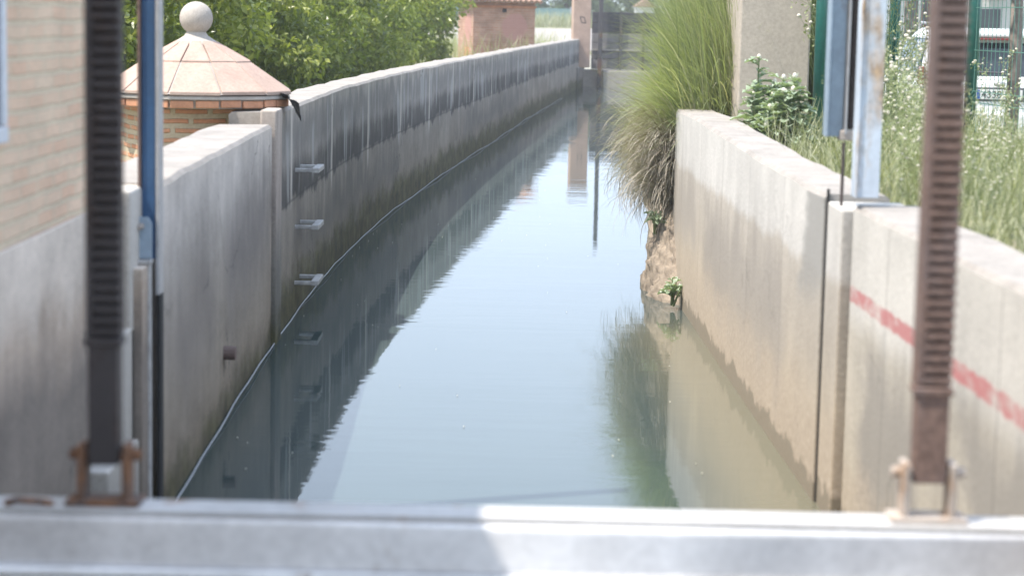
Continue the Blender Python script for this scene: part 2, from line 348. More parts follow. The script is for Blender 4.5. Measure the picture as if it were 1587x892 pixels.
M['galv'] = plain('galvanised_steel', (.42, .42, .43), .5, .15, 20, .4, .4)
M['white_coat'] = plain('white_coated_steel', (.38, .37, .36), .7, .35, 20)
M['rope'] = plain('grey_rope', (.42, .43, .44), .9, .2, 30)
M['green_paint'] = plain('green_fence_paint', (.014, .105, .085), .35, .15, 6, .5)
M['green_wire'] = plain('green_fence_wire', (.1, .22, .18), .5, .1, 6)
M['black_plastic'] = plain('black_plastic_sheet', (.035, .035, .04), .35, .3, 10, .5)
M['white_car'] = plain('white_car_paint', (.72, .73, .74), .25, .02, 2, .5)
M['car_glass'] = plain('dark_car_glass', (.03, .04, .05), .08, .1, 2, .6)
M['car_grey'] = plain('grey_car_trim', (.1, .1, .11), .6, .1, 5)
M['red_lens'] = plain('red_lens', (.2, .02, .02), .2, .1, 5, .5)
M['clear_lens'] = plain('clear_lens', (.6, .58, .56), .2, .1, 5, .5)
M['blue_lens'] = plain('blue_plate_band', (.03, .09, .3), .4, .1, 5, .4)
M['plate_white'] = plain('white_plate', (.7, .7, .68), .4, .03, 5)
M['rubber'] = plain('black_rubber', (.025, .025, .025), .85, .2, 12)
M['alloy'] = plain('alloy_rim', (.45, .45, .46), .35, .05, 5, .5, .6)
M['white_house'] = plain('white_house_wall', (.55, .545, .54), .9, .06, 3, .2)
M['dark_window'] = plain('dark_window_glass', (.05, .06, .07), .15, .1, 3, .5)
M['awning'] = plain('green_awning', (.22, .38, .33), .8, .1, 4)
M['teal_screen'] = plain('teal_mesh_screen', (.16, .26, .25), .9, .2, 3)
M['grey_window'] = plain('grey_window_glass', (.2, .22, .25), .2, .1, 2, .5)
M['white_frame'] = plain('white_window_frame', (.6, .62, .66), .5, .05, 4)
M['bark'] = plain('grey_bark', (.2, .17, .15), .95, .35, 14, .15, bump=.8)
M['bark_brown'] = plain('brown_bark', (.12, .09, .065), .95, .3, 10, .15, bump=.8)
M['roof_tile'] = plain('old_roof_tile', (.33, .22, .17), .9, .3, 6, .2)
M['soil'] = plain('dry_soil', (.36, .29, .22), .95, .28, 9, .15, bump=.6)
M['heap_soil'] = plain('crumbly_tan_mud', (.27, .22, .17), .95, .3, 16, .15, bump=.9)
M['weathered_wood'] = plain('weathered_gate_board', (.2, .185, .18), .9, .3, 5, .2, bump=.3)
M['dark_wood'] = plain('dark_gate_board', (.075, .072, .08), .9, .35, 5, .2, bump=.3)
M['dark_iron'] = rusty('dark_iron', (.07, .065, .07), (.12, .07, .05), amt=.3)
M['orange_leaf'] = leafmat('orange_leaf', [(0, (.09, .125, .022)), (.45, (.2, .245, .048)), (.8, (.34, .37, .08)), (1, (.45, .46, .15))], .36, .45, .55)
M['far_leaf'] = leafmat('pale_far_leaf', [(0, (.06, .1, .035)), (.6, (.12, .17, .06)), (1, (.2, .24, .1))], .5, .3)
M['grass_blade'] = leafmat('green_grass_blade', [(0, (.17, .2, .105)), (.5, (.26, .295, .16)), (.85, (.37, .39, .24)), (1, (.52, .49, .37))], .5, .45, .35)
M['dry_blade'] = leafmat('dry_grass_stalk', [(0, (.22, .185, .15)), (.5, (.4, .35, .29)), (1, (.55, .5, .43))], .7, .2, .25)
M['meadow'] = leafmat('meadow_grass', [(0, (.19, .205, .115)), (.5, (.29, .3, .18)), (1, (.46, .45, .33))], .55, .3, .3)
M['thistle'] = leafmat('thistle_leaf', [(0, (.17, .23, .12)), (.55, (.31, .38, .26)), (1, (.5, .55, .47))], .5, .25, .4)
M['weed_stem'] = leafmat('weed_stem', [(0, (.2, .24, .11)), (.6, (.31, .34, .19)), (1, (.44, .44, .3))], .6, .25, .3)
M['weed_flower'] = plain('cream_seed_head', (.62, .58, .48), .9, .15, 30, .2)

# water: turbid green body under a mirror-smooth rippled surface
t = NT('canal_water')
n1 = t.noise((1.1, 5.0, 1), 3, 'Object'); n2 = t.noise((5, 17, 1), 2, 'Object'); n3 = t.noise((.35, .7, 1), 2, 'Object')
ad = t.math('ADD', t.math('MULTIPLY', n1, 1.0), t.math('MULTIPLY', n2, .22))
b = t.n('ShaderNodeBump'); b.inputs['Strength'].default_value = 1; b.inputs['Distance'].default_value = .0009
t.l(t.math('MULTIPLY', ad, t.ramp(n3, [(.32, .15), (.68, 1.7)])), b.inputs['Height']); t.l(b.outputs[0], t.p.inputs['Normal'])
t.p.inputs['IOR'].default_value = 1.36
wcol = t.ramp(t.noise((.5, .25, 1), 3, 'Object'), [(.3, (.04, .06, .06)), (.7, (.05, .07, .066))])
q = t.uvw('Object')     # silty shallows and the right wall's reflection, painted as one tan tint
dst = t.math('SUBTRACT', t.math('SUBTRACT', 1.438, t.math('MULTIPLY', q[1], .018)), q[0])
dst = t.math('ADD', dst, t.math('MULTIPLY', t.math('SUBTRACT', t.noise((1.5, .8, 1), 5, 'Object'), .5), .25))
silt_reflect = t.math('MULTIPLY', band(t, dst, -5, .42, .2), band(t, q[1], -20, 13.6, .8))
M['water'] = t.done(t.mix(t.math('MULTIPLY', silt_reflect, .75), wcol, (.17, .155, .105)), .015, .5)

# ground: dry earth with grass patches
t = NT('verge_ground')
g1 = t.noise((.35, .35, .35), 6, 'Object'); g2 = t.noise((9, 9, 9), 4, 'Object')
col = t.mix(t.ramp(g1, [(.4, 0.0), (.58, 1.0)]), (.3, .26, .19), (.13, .165, .065))
col = t.mix(1, col, t.ramp(g2, [(.3, .7), (.7, 1.25)]), 'MULTIPLY'); t.bump(g2, .6, .03)
M['ground'] = t.done(col, .95, .1)
t = NT('gravel_lot'); g2 = t.noise((6, 6, 6), 5, 'Object')
M['gravel'] = t.done(t.ramp(g2, [(.3, (.26, .235, .215)), (.7, (.38, .35, .325))]), .95, .1)

# ------------------------------------------------------------------ canal lines (real plan of the canal: X of each bank against Y)
LY = [-8, 8.0, 9.5, 10.7, 12.3, 14.3, 16.3, 18.3, 21, 23.6, 28, 33, 40, 48.5, 55, 61.3]
LX = [-1.37, -1.37, -1.40, -1.43, -1.45, -1.46, -1.435, -1.38, -1.25, -1.08, -.77, -.36, .16, .88, 1.42, 2.0]
def leftx(y): return float(np.interp(y, LY, LX))
RY = [-8, 5.0, 8.1, 8.52, 10.8, 13.9, 15.1, 20, 25, 33, 40, 48.5, 62]
RX = [1.62, 1.41, 1.338, 1.285, 1.24, 1.19, 1.17, 1.3, 1.62, 2.3, 2.95, 3.7, 4.9]
def rightx(y): return float(np.interp(y, RY, RX))
def leftg(y): return .72 + (.25 if y > 55 else 0)
def sst(a, b, x): q = min(1, max(0, (x - a) / (b - a))); return q * q * (3 - 2 * q)
def rightg(x, y):
    return 1.16 - .71 * sst(2.9, 5.4, x) - .3 * sst(16.5, 21, y) * (1 - sst(2.9, 5.4, x))

def canal_wall(name, mat, side, y0, y1, ztop, thick, zb=-.6, step=.45, parent=None, fx=None, wob=.006, uoff=0):
    """a wall running along the canal: water face, rounded top edge, top, back; UV in metres"""
    fx = fx or (leftx if side < 0 else rightx)
    n = max(2, int((y1 - y0) / step)); ys = np.linspace(y0, y1, n + 1)
    V = []; F = []; UV = []; zt = ztop if callable(ztop) else (lambda y: ztop)
    prof = []
    u = uoff; px, py = fx(y0), y0
    for i, y in enumerate(ys):
        x = fx(y); u += math.hypot(x - px, y - py); px, py = x, y
        z = zt(y) + random.uniform(-wob, wob); c = .018
        ring = [(x, y, zb, u, zb), (x, y, .02, u, .02), (x, y, z - c, u, z - c), (x + side * c, y, z, u, z + .02), (x + side * (thick - c), y, z + random.uniform(-wob, wob), u, z + thick), (x + side * thick, y, z - c, u, z + thick + .02), (x + side * thick, y, zb, u, z + thick + 2)]
        V += [r[:3] for r in ring]; UV += [r[3:] for r in ring]
    k = 7
    for i in range(n):
        for j in range(k - 1): F.append((i * k + j, (i + 1) * k + j, (i + 1) * k + j + 1, i * k + j + 1))
    F.append(tuple(range(k))); F.append(tuple(n * k + j for j in range(k - 1, -1, -1)))
    me = bpy.data.meshes.new(name); me.from_pydata(V, [], F); uvl = me.uv_layers.new(name='UVMap')
    for pl in me.polygons:
        end = len(pl.vertices) == k
        for li, vi in zip(pl.loop_indices, pl.vertices):
            uvl.data[li].uv = (UV[vi][0] + (abs(V[vi][0] - V[pl.vertices[0]][0]) if end else 0), V[vi][2] if end else UV[vi][1])
    me.materials.append(mat); me.materials.append(M['wall_top'])
    for i, pl in enumerate(me.polygons):
        if i < n * (k - 1) and i % (k - 1) >= 2: pl.material_index = 1
    bm = bmesh.new(); bm.from_mesh(me); bmesh.ops.recalc_face_normals(bm, faces=bm.faces); bm.to_mesh(me); bm.free()
    o = bpy.data.objects.new(name, me); C.objects.link(o)
    if parent: o.parent = parent
    return o

# ------------------------------------------------------------------ the setting
V = []; F = []
wy = list(np.linspace(-8, 66, 75))
for y in wy: V += [(leftx(y) - .1, y, 0), (rightx(y) + .1, y, 0)]
F = [(2 * i, 2 * i + 1, 2 * i + 3, 2 * i + 2) for i in range(len(wy) - 1)]
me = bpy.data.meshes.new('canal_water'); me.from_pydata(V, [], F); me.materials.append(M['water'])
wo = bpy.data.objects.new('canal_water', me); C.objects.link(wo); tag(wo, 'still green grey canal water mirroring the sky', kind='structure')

def sheet(name, rows, mat, label):
    V = [p for r in rows for p in r]; k = len(rows[0])
    F = [(i * k + j, i * k + j + 1, (i + 1) * k + j + 1, (i + 1) * k + j) for i in range(len(rows) - 1) for j in range(k - 1)]
    me = bpy.data.meshes.new(name); me.from_pydata(V, [], F); me.materials.append(mat)
    for p_ in me.polygons: p_.use_smooth = True
    o = bpy.data.objects.new(name, me); C.objects.link(o); return tag(o, label, kind='structure')
ys = list(np.linspace(-8, 62, 71))
sheet('ground', [[(-260 if j == 0 else leftx(y) - [0, 60, 20, 8, 3, .2][j], y, leftg(y)) for j in range(6)] for y in ys], M['ground'], 'earth of the orchard behind the left canal wall')
RO = [.22, .5, .9, 1.4, 1.9, 2.4, 2.9, 3.4, 4, 5, 7, 12, 40, 250]
sheet('ground', [[(rightx(y) + o_, y, rightg(rightx(y) + o_, y)) for o_ in RO] for y in ys], M['ground'], 'grassy verge sloping away from the right canal wall')
def farz(y): return .9 + .6 * sst(62, 125, y)
sheet('ground', [[(x, y, farz(y)) for x in (-260, -60, -20, -5, 0, 6, 20, 60, 260)] for y in (62, 70, 80, 90, 100, 110, 125, 200, 300)], M['ground'], 'open ground beyond the far gate')
sheet('gravel_path', [[(x, y, farz(y) + .012) for x in (-30, -8, 0, 1.8, 4)] for y in (68, 75, 85, 95, 108)], M['gravel'], 'pale gravel lot behind the brick tower')

# thin bright summer haze over the whole place
HZ = bpy.data.materials.new('thin_haze'); HZ.use_nodes = True; ht = HZ.node_tree; ht.nodes.clear()
ho_ = ht.nodes.new('ShaderNodeOutputMaterial'); hv = ht.nodes.new('ShaderNodeVolumePrincipled'); hv.inputs['Color'].default_value = (.95, .96, 1, 1); hv.inputs['Density'].default_value = .0013; hv.inputs['Anisotropy'].default_value = .2
ht.links.new(hv.outputs[0], ho_.inputs['Volume'])
HB = MB().box((-300, -40, -1.8), (300, 340, 8.5)).build('haze', HZ); tag(HB, 'thin pale summer haze in the air', kind='stuff')

# left canal wall, near and far pieces
wl = thing('canal_wall', 'long stained dark grey canal wall curving away on the left, streaked with white drips', 'wall')
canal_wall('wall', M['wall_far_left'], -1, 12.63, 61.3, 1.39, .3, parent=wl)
canal_wall('end_pier', M['pilaster'], -1, 57.6, 58.3, .62, .3, parent=wl, fx=lambda y: leftx(y) + .04)
for k, z in enumerate((.955, .575, .2)):
    m = MB(); y0, y1, x0 = 13.72, 14.06, leftx(13.9); pr = .125
    tw = .016; h = .013
    m.box((x0 - .05, y0 - tw, z - h), (x0 + pr, y0 + tw, z + h)); m.box((x0 - .05, y1 - tw, z - h), (x0 + pr - .01, y1 + tw, z + h))
    m.box((x0 + pr - .015, y0 - tw - .004, z - h - .004), (x0 + pr + .035, y1 + tw + .004, z + h + .004))
    o = m.build('rung', M['white_coat'], wl, .006)
    if k == 2: o['label'] = 'lowest white rung half in the water'
m = MB(); m.tube([(leftx(10.05) - .1, 10.05, .33), (leftx(10.05) + .06, 10.05, .325)], .035, 14); 
wn_ = thing('canal_wall', 'grey concrete canal wall with a pale top slab in front of the tile roofed hut', 'wall')
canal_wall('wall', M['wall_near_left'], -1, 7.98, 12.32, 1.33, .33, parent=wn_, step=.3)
m.build('drain_pipe', M['rack_brown'], wn_, .003)
m = MB(); x0 = leftx(12.7); m.box((x0 - .07, 12.335, -.6), (x0 + .03, 12.62, 1.415)); m.build('pilaster', M['pilaster'], wn_, .012)

# rope lying along the waterline
pts = []
for y in np.arange(5.5, 52, .3):
    pts.append((leftx(y) + .02 + .006 * math.sin(y * 1.3) + .003 * math.sin(y * 5.3), y, .012 + .012 * math.sin(y * 1.3)))
m = MB(); m.tube(pts, .0036, 6); tag(m.build('rope', M['rope'], None, 0, True), 'thin pale rope floating along the left waterline', 'rope')

# right canal wall
wr = thing('canal_wall', 'sunlit pale concrete canal wall on the right, ending at the grass clump', 'wall')
canal_wall('wall', M['wall_right'], 1, 8.52, 15.1, lambda y: 1.3 + .06 * sst(9, 15, y), .27, parent=wr, step=.3, uoff=-6.6)
m = MB()
x0 = rightx(14.2)
wr2 = thing('canal_wall', 'near right canal wall with a faded red painted line', 'wall')
canal_wall('wall', M['wall_near_right'], 1, -4, 8.1, 1.29, .27, parent=wr2, step=.3, uoff=-9)
m = MB(); m.box((1.297, 8.14, -.6), (1.6, 8.5, 1.27)); m.build('slot_block', M['wall_right'], wr2, .01)

# soil heap and earth bank at the end of the right wall
def bank(name, y0, y1, fx0, ztop, label, mat, n=60, k=14, pk=1.0, d=.045, smooth=False):
    V = []
    for i in range(n + 1):
        y = y0 + (y1 - y0) * i / n
        for j in range(k + 1):
            q = j / k; x = fx0(y) + q * .75; z = -.25 + (ztop(y) + .25) * (min(1, q * pk) ** .5)
            p_ = Vector((x, y, z)); e_ = d * (2.2 * mnoise.noise(p_ * 5) + 1.5 * mnoise.noise(p_ * 13 + Vector((3, 0, 0))) + 1.2 * mnoise.noise(p_ * 31) + .8 * mnoise.noise(p_ * 60)); V.append((x - e_, y + e_ * .5, z + e_ * .6))
    F = [(i * (k + 1) + j, i * (k + 1) + j + 1, (i + 1) * (k + 1) + j + 1, (i + 1) * (k + 1) + j) for i in range(n) for j in range(k)]
    me = bpy.data.meshes.new(name); me.from_pydata(V, [], F); me.materials.append(mat)
    for p_ in me.polygons: p_.use_smooth = smooth
    o = bpy.data.objects.new(name, me); C.objects.link(o); return tag(o, label, kind='structure')
bank('earth_bank', 15.12, 62, lambda y: rightx(y) - .02, lambda y: rightg(rightx(y) + .8, y) + .03, 'bare earth bank under the overhanging grass', M['soil'], 190, 10)
bank('soil_heap', 14.2, 15.7, lambda y: rightx(y) - .02 - .17 * sst(14.2, 14.8, y), lambda y: .1 + .72 * sst(14.2, 15.35, y), 'crumbly tan mud heaped at the foot of the right wall end', M['heap_soil'], 150, 110, 2.6, .02, True)

# ------------------------------------------------------------------ brick building at the near left
bx = -1.47
bl = thing('brick_building', 'pale brick building rising from the canal on the left, with a stained plaster base', 'building')
m = MB(); m.box((bx - 5, 3.2, 1.3), (bx - .004, 7.12, 3.6)); m.box((bx - 5, -7, 1.3), (bx - .004, 3.198, 3.59)); m.build('wall', M['brick_pale'], bl)
m = MB(); m.box((bx - 5, -7, -.6), (bx, 7.124, 1.298)); m.build('plinth', M['plaster'], bl, .006)
m = MB(); m.box((bx - 5.2, 3.0, 3.602), (bx + .06, 7.2, 3.66)); m.box((bx - 5.2, -7.2, 3.603), (bx + .06, 2.99, 3.66)); m.build('roof', M['roof_tile'], bl, .01)
wy1 = 5.94
f = MB(); f.box((bx - .06, wy1 - .95, 1.66), (bx + .012, wy1 - .9, 3.0)); f.box((bx - .06, wy1 - .05, 1.66), (bx + .012, wy1, 3.0)); f.box((bx - .06, wy1 - .898, 2.95), (bx + .01, wy1 - .052, 3.0)); f.box((bx - .06, wy1 - 1.0, 1.61), (bx + .014, wy1 + .004, 1.657))
wf = f.build('window', M['white_frame'], bl, .004)
g = MB(); g.box((bx - .05, wy1 - .898, 1.66), (bx + .002, wy1 - .052, 2.948)); g.build('pane', M['grey_window'], wf)

# flecks drifting on the water
n = 70; ry = 5.5 + r1.random(n) * 20; q = r1.random(n); rx_ = np.array([leftx(y) + .08 + (rightx(y) - leftx(y) - .16) * a_ ** 1.6 for y, a_ in zip(ry, q)]); V = []; F = []
for i in range(n):
    k = 5; sz = r1.uniform(.002, .0055)
    for zz in (.004, .007):
        for j in range(k): V.append((rx_[i] + sz * math.cos(j * 1.2566) * r1.uniform(.5, 1), ry[i] + 1.4 * sz * math.sin(j * 1.2566), zz))
    b0 = i * 2 * k; F += [tuple(b0 + k + j for j in range(k))] + [(b0 + j, b0 + (j + 1) % k, b0 + k + (j + 1) % k, b0 + k + j) for j in range(k)]
me = bpy.data.meshes.new('floating_flecks'); me.from_pydata(V, [], F); me.materials.append(M['weed_flower']); o = bpy.data.objects.new('floating_flecks', me); C.objects.link(o)
tag(o, 'tiny pale flecks drifting on the canal water', 'debris', kind='stuff')

# stepped concrete block of the left gate slot
sb = thing('slot_block', 'stepped pale concrete block between the brick building and the left gate slot', 'concrete block')
m = MB(); m.box((bx - .35, 7.66, -.6), (-1.425, 7.95, 1.325)); m.box((-1.52, 7.3, -.6), (-1.425, 7.9, .81)); m.box((-1.50, 7.12, -.6), (-1.405, 7.84, .38)); m.build('block', M['slot_concrete'], sb, .012)
m = MB(); m.box((-1.455, 7.7, -.6), (-1.39, 7.9, 1.03)); m.build('pier', M['plaster'], sb, .006)

# ------------------------------------------------------------------ tile-roofed hut with ball finial
hc = Vector((-2.03, 13.15, 0))
hut = thing('tile_hut', 'small brick hut with a many sided terracotta roof and stone ball finial', 'hut', hc)
Mz = Matrix.Rotation(R(22), 4, 'Z')
m = MB(); m.box((-.415, -.415, .5), (.415, .415, 1.395), Mz); m.build('wall', M['brick_hut'], hut)
# cornice: ring of header bricks under the roof
m = MB()
off = R(-90 - 7)
def gon(r, k, n=12): q = off + 2 * math.pi * k / n; return Vector((r * math.cos(q), r * math.sin(q), 0))
for k in range(12):
    a, b_ = gon(.6, k), gon(.6, k + 1)
    for j in range(2):
        p0 = a.lerp(b_, j / 2 + .015); p1 = a.lerp(b_, (j + 1) / 2 - .03); zz = random.uniform(-.003, .003)
        i0, i1 = p0 * .6, p1 * .6; z0, z1 = 1.405 + zz, 1.45 + zz
        m.add([p0 + Vector((0, 0, z0)), p1 + Vector((0, 0, z0)), i1 + Vector((0, 0, z0)), i0 + Vector((0, 0, z0)), p0 + Vector((0, 0, z1)), p1 + Vector((0, 0, z1)), i1 + Vector((0, 0, z1)), i0 + Vector((0, 0, z1))],
              [(0, 3, 2, 1), (4, 5, 6, 7), (0, 1, 5, 4), (1, 2, 6, 5), (2, 3, 7, 6), (3, 0, 4, 7)])
m.build('cornice', M['brick_loose'], hut, .006)
m = MB(); m.lathe([(.575, 1.40), (.585, 1.452), (.61, 1.455), (.605, 1.478), (.3, 1.48)], 12, off=off); m.build('eave_mortar', M['mortar'], hut, .005)
rf = MB()
for k in range(12):      # two rows of slabs per side, thin gaps between
    for (r0, z0, r1, z1) in ((.615, 1.481, .352, 1.655), (.352, 1.662, .13, 1.782)):
        ins = .006
        a0, b0 = gon(r0, k), gon(r0, k + 1); a1, b1 = gon(r1, k), gon(r1, k + 1)
        q0, q1 = a0.lerp(b0, ins / (b0 - a0).length), b0.lerp(a0, ins * .6 / (b0 - a0).length); q2, q3 = b1.lerp(a1, ins * .6 / (b1 - a1).length), a1.lerp(b1, ins / (b1 - a1).length)
        up = Vector((0, 0, .022)); zz = Vector((0, 0, random.uniform(-.002, .003)))
        vs = [q0 + Vector((0, 0, z0)) + zz, q1 + Vector((0, 0, z0)) + zz, q2 + Vector((0, 0, z1)) + zz, q3 + Vector((0, 0, z1)) + zz]
        vs += [v + up for v in vs]
        rf.add(vs, [(0, 3, 2, 1), (4, 5, 6, 7), (0, 1, 5, 4), (1, 2, 6, 5), (2, 3, 7, 6), (3, 0, 4, 7)])
roof = rf.build('roof', M['terracotta'], hut, .004)
m = MB(); m.lathe([(.617, 1.488), (.352, 1.67), (.12, 1.792)], 12, off=off); m.build('grout', M['mortar'], roof)
fin = MB().lathe([(.165, 1.765), (.15, 1.79), (.11, 1.812), (.075, 1.835), (.06, 1.86), (.062, 1.885)], 24).build('finial', M['stone'], hut, 0, True)
MB().lathe([(.104 * math.sin(math.pi * i / 20) + .0005, 1.945 - .104 * math.cos(math.pi * i / 20)) for i in range(21)], 32).build('ball', M['stone'], fin, 0, True)

# scrap of black plastic on the hut's eave
m = MB(); V = []; nx, ny = 10, 6
p0 = Vector((-1.49, 12.95, 1.46))
for i in range(nx):
    for j in range(ny):
        q = i / (nx - 1); r_ = j / (ny - 1)
        V.append(p0 + Vector((q * .17 - .03, r_ * .14 - .05 * q, .035 - .07 * q * q - .10 * q * r_ * q + random.uniform(-.014, .014))))
V2 = [v - Vector((0, 0, .006)) for v in V]; n = nx * ny
F = [(i * ny + j, (i + 1) * ny + j, (i + 1) * ny + j + 1, i * ny + j + 1) for i in range(nx - 1) for j in range(ny - 1)]
m.add(V + V2, F + [tuple(x + n for x in reversed(f)) for f in F]); tag(m.build('plastic_scrap', M['black_plastic']), 'torn scrap of black plastic caught on the hut eave', 'plastic scrap')

# ------------------------------------------------------------------ sluice gate across the foreground
GY = 4.42
gt = thing('sluice_gate', 'white grey steel sluice gate beam across the foreground, hung from two toothed rack bars', 'sluice gate')
zt = P(793, 785, 4.53).z
m = MB(); m.box((-1.42, GY + .006, zt - .012), (1.4, GY + .12, zt)); m.build('top_flange', M['flange_paint'], gt, .004)
m = MB(); prof = [(GY + (.004 if i in (0, 12) else 0), zt - .0145 - .112 * i / 12) for i in range(13)] + [(GY + .05, zt - .1265), (GY + .05, zt - .0145)]
k = len(prof); m.add([(-1.42, a_, b_) for a_, b_ in prof] + [(1.4, a_, b_) for a_, b_ in prof], [tuple(range(k)), tuple(range(2 * k - 1, k - 1, -1))] + [((i + 1) % k, i, k + i, k + (i + 1) % k) for i in range(k)])
web = m.build('web', M['beam_paint'], gt)
for p_ in web.data.polygons: p_.use_smooth = len(p_.vertices) == 4
m = MB(); m.box((-1.42, GY - .012, zt - .145), (1.4, GY + .1, zt - .1285)); m.build('lower_flange', M['beam_paint'], gt, .004)
m = MB(); m.box((-1.42, GY + .102, -.4), (1.4, GY + .116, zt - .014)); m.build('gate_plate', M['beam_paint'], gt)
def rack(cx, ztop, zteeth, zend, mat, cmat, label, w=.075):
    o = MB(); y = GY + .06
    o.box((cx - w / 2, y - .01, zteeth), (cx - w / 2 + .016, y + .05, ztop)); o.box((cx - w / 2 + .016, y + .012, zteeth), (cx + w / 2, y + .048, ztop))
    z = zteeth + .012; k = 0
    while z < ztop:
        o.box((cx - w / 2 + .0165, y - .012, z - .0065), (cx + w / 2 - .001, y + .0115, z + .0065)); z += .0245; k += 1
    rb = o.build('rack_bar', mat, gt, .002); rb['label'] = label
    s = MB(); s.box((cx - w / 2 + .004, y - .012, zend), (cx + w / 2 - .004, y + .046, zteeth - .002)); s.box((cx - w / 2 - .003, y - .018, zteeth - .02), (cx + w / 2 + .003, y + .05, zteeth - .003)); s.build('shank', mat, rb, .003)
    c = MB()
    for sgn in (-1, 1): c.box((cx + sgn * (w / 2 + .012) - .008, y - .02, zt + .008), (cx + sgn * (w / 2 + .012) + .008, y + .05, zend + .045))
    c.box((cx - w / 2 - .045, y - .035, zt + .001), (cx + w / 2 + .045, y + .055, zt + .012))
    cl = c.build('clevis', cmat, gt, .003)
    p_ = MB(); p_.tube([(cx - w / 2 - .042, y + .016, zend + .02), (cx + w / 2 + .042, y + .016, zend + .02)], .012, 12); p_.tube([(cx - w / 2 - .04, y + .016, zend + .02), (cx - w / 2 - .028, y + .016, zend + .02)], .015, 6); p_.tube([(cx + w / 2 + .026, y + .016, zend + .02), (cx + w / 2 + .036, y + .016, zend + .02)], .015, 6)
    p_.build('pin', cmat, cl, .002)
lx = P(160, 400, GY + .06).x; rx = P(1461, 300, GY + .06).x
rack(lx, 3.6, P(160, 528, GY).z, P(160, 728, GY).z, M['rack_shade_dark'], M['clevis_rust'], 'dark shaded rack bar on the left')
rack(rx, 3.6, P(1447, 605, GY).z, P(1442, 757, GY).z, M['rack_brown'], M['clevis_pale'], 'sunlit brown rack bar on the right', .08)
m = MB(); yb = GY + .05
m.box((P(0, 800, yb).x - .25, yb, zt + .001), (P(0, 800, yb).x - .02, yb + .05, zt + .018)); m.tube([(P(12, 800, yb).x, yb - .02, zt + .004), (P(30, 800, yb).x, yb - .03, zt + .014), (P(70, 800, yb).x, yb - .03, zt + .012), (P(84, 800, yb).x, yb - .01, zt + .002)], .008, 8)
m.build('hinge_hook', M['clevis_rust'], gt, .003)

# ------------------------------------------------------------------ steel guide frames of the second gate
Y1 = 7.9
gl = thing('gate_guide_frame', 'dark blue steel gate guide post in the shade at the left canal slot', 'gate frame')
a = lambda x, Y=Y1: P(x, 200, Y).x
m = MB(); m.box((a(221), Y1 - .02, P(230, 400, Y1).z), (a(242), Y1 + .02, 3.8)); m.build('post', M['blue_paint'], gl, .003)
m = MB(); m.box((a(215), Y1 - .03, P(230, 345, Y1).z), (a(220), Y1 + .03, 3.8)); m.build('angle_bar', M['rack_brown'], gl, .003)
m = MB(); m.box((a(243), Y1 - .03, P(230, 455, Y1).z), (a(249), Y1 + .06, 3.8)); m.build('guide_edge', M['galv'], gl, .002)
m = MB(); m.box((a(243), Y1 - .008, -.5), (a(248.5), Y1 + .07, P(230, 455, Y1).z)); m.build('slot_dark_strip', M['rubber'], gl, .002)  # black strip stands in for the dark open slot
zc = P(222, 350, Y1 - .06).z; xc = P(222, 350, Y1 - .06).x
m = MB(); w2 = .034; zb_ = P(222, 400, Y1 - .06).z
poly = [(xc - w2, zb_), (xc + w2, zb_), (xc + w2, zc + .01), (xc + w2 * .6, zc + .035), (xc - w2 * .6, zc + .035), (xc - w2, zc + .01)]
m.prism(poly, Y1 - .07, Y1 - .06); bp = m.build('bolt_plate', M['grey_blue_paint'], gl, .002)
m = MB(); m.tube([(xc - .006, Y1 - .072, zc), (xc - .006, Y1 - .115, zc)], .009, 10); m.tube([(xc - .006, Y1 - .071, zc), (xc - .006, Y1 - .083, zc)], .014, 6); m.build('bolt', M['clevis_pale'], bp, .001)
m = MB(); m.box((a(206), Y1 - .09, -.4), (a(238), Y1 - .04, zb_ - .006)); m.box((a(203), Y1 - .1, zb_ - .02), (a(240), Y1 - .03, zb_ - .004)); m.build('foot_plate', M['white_coat'], gl, .004)

Y2 = 8.3
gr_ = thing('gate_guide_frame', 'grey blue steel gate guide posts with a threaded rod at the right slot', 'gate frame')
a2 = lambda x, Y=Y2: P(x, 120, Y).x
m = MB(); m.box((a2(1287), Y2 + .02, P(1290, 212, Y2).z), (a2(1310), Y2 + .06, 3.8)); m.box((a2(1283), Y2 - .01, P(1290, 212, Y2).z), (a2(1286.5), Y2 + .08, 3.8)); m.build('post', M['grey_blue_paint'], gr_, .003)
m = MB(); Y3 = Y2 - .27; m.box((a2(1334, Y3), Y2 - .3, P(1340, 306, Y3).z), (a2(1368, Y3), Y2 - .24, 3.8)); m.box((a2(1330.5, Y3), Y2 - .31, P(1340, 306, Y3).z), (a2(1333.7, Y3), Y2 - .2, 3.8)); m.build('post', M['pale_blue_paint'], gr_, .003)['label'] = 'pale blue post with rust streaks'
m = MB(); zr = P(1318, 200, Y2 + .05).z; xr = a2(1322, Y2 + .05)
m.tube([(xr, Y2 + .05, zr), (xr, Y2 + .05, 3.8)], .016, 12)
z = zr
while z < 3.8: m.lathe([(.016, 0), (.0215, .004), (.016, .008)], 12, (xr, Y2 + .05, z)); z += .0125
m.build('threaded_rod', M['threaded'], gr_)
m = MB(); m.box((a2(1312.5), Y2 + .0, zr - .02), (a2(1316), Y2 + .08, 3.8)); m.build('guide_strip', M['galv'], gr_, .002)
m = MB(); m.box((xr - .05, Y2 + .01, zr - .045), (xr + .03, Y2 + .09, zr - .003)); m.build('rod_nut', M['clevis_pale'], gr_, .006)
m = MB(); xs = P(1276, 400, 8.53).x
m.box((1.293, 8.503, -.4), (1.304, 8.517, 1.32)); m.build('slot_dark_strip', M['rubber'], gr_)  # darkness of the right wall slot drawn as a thin black strip
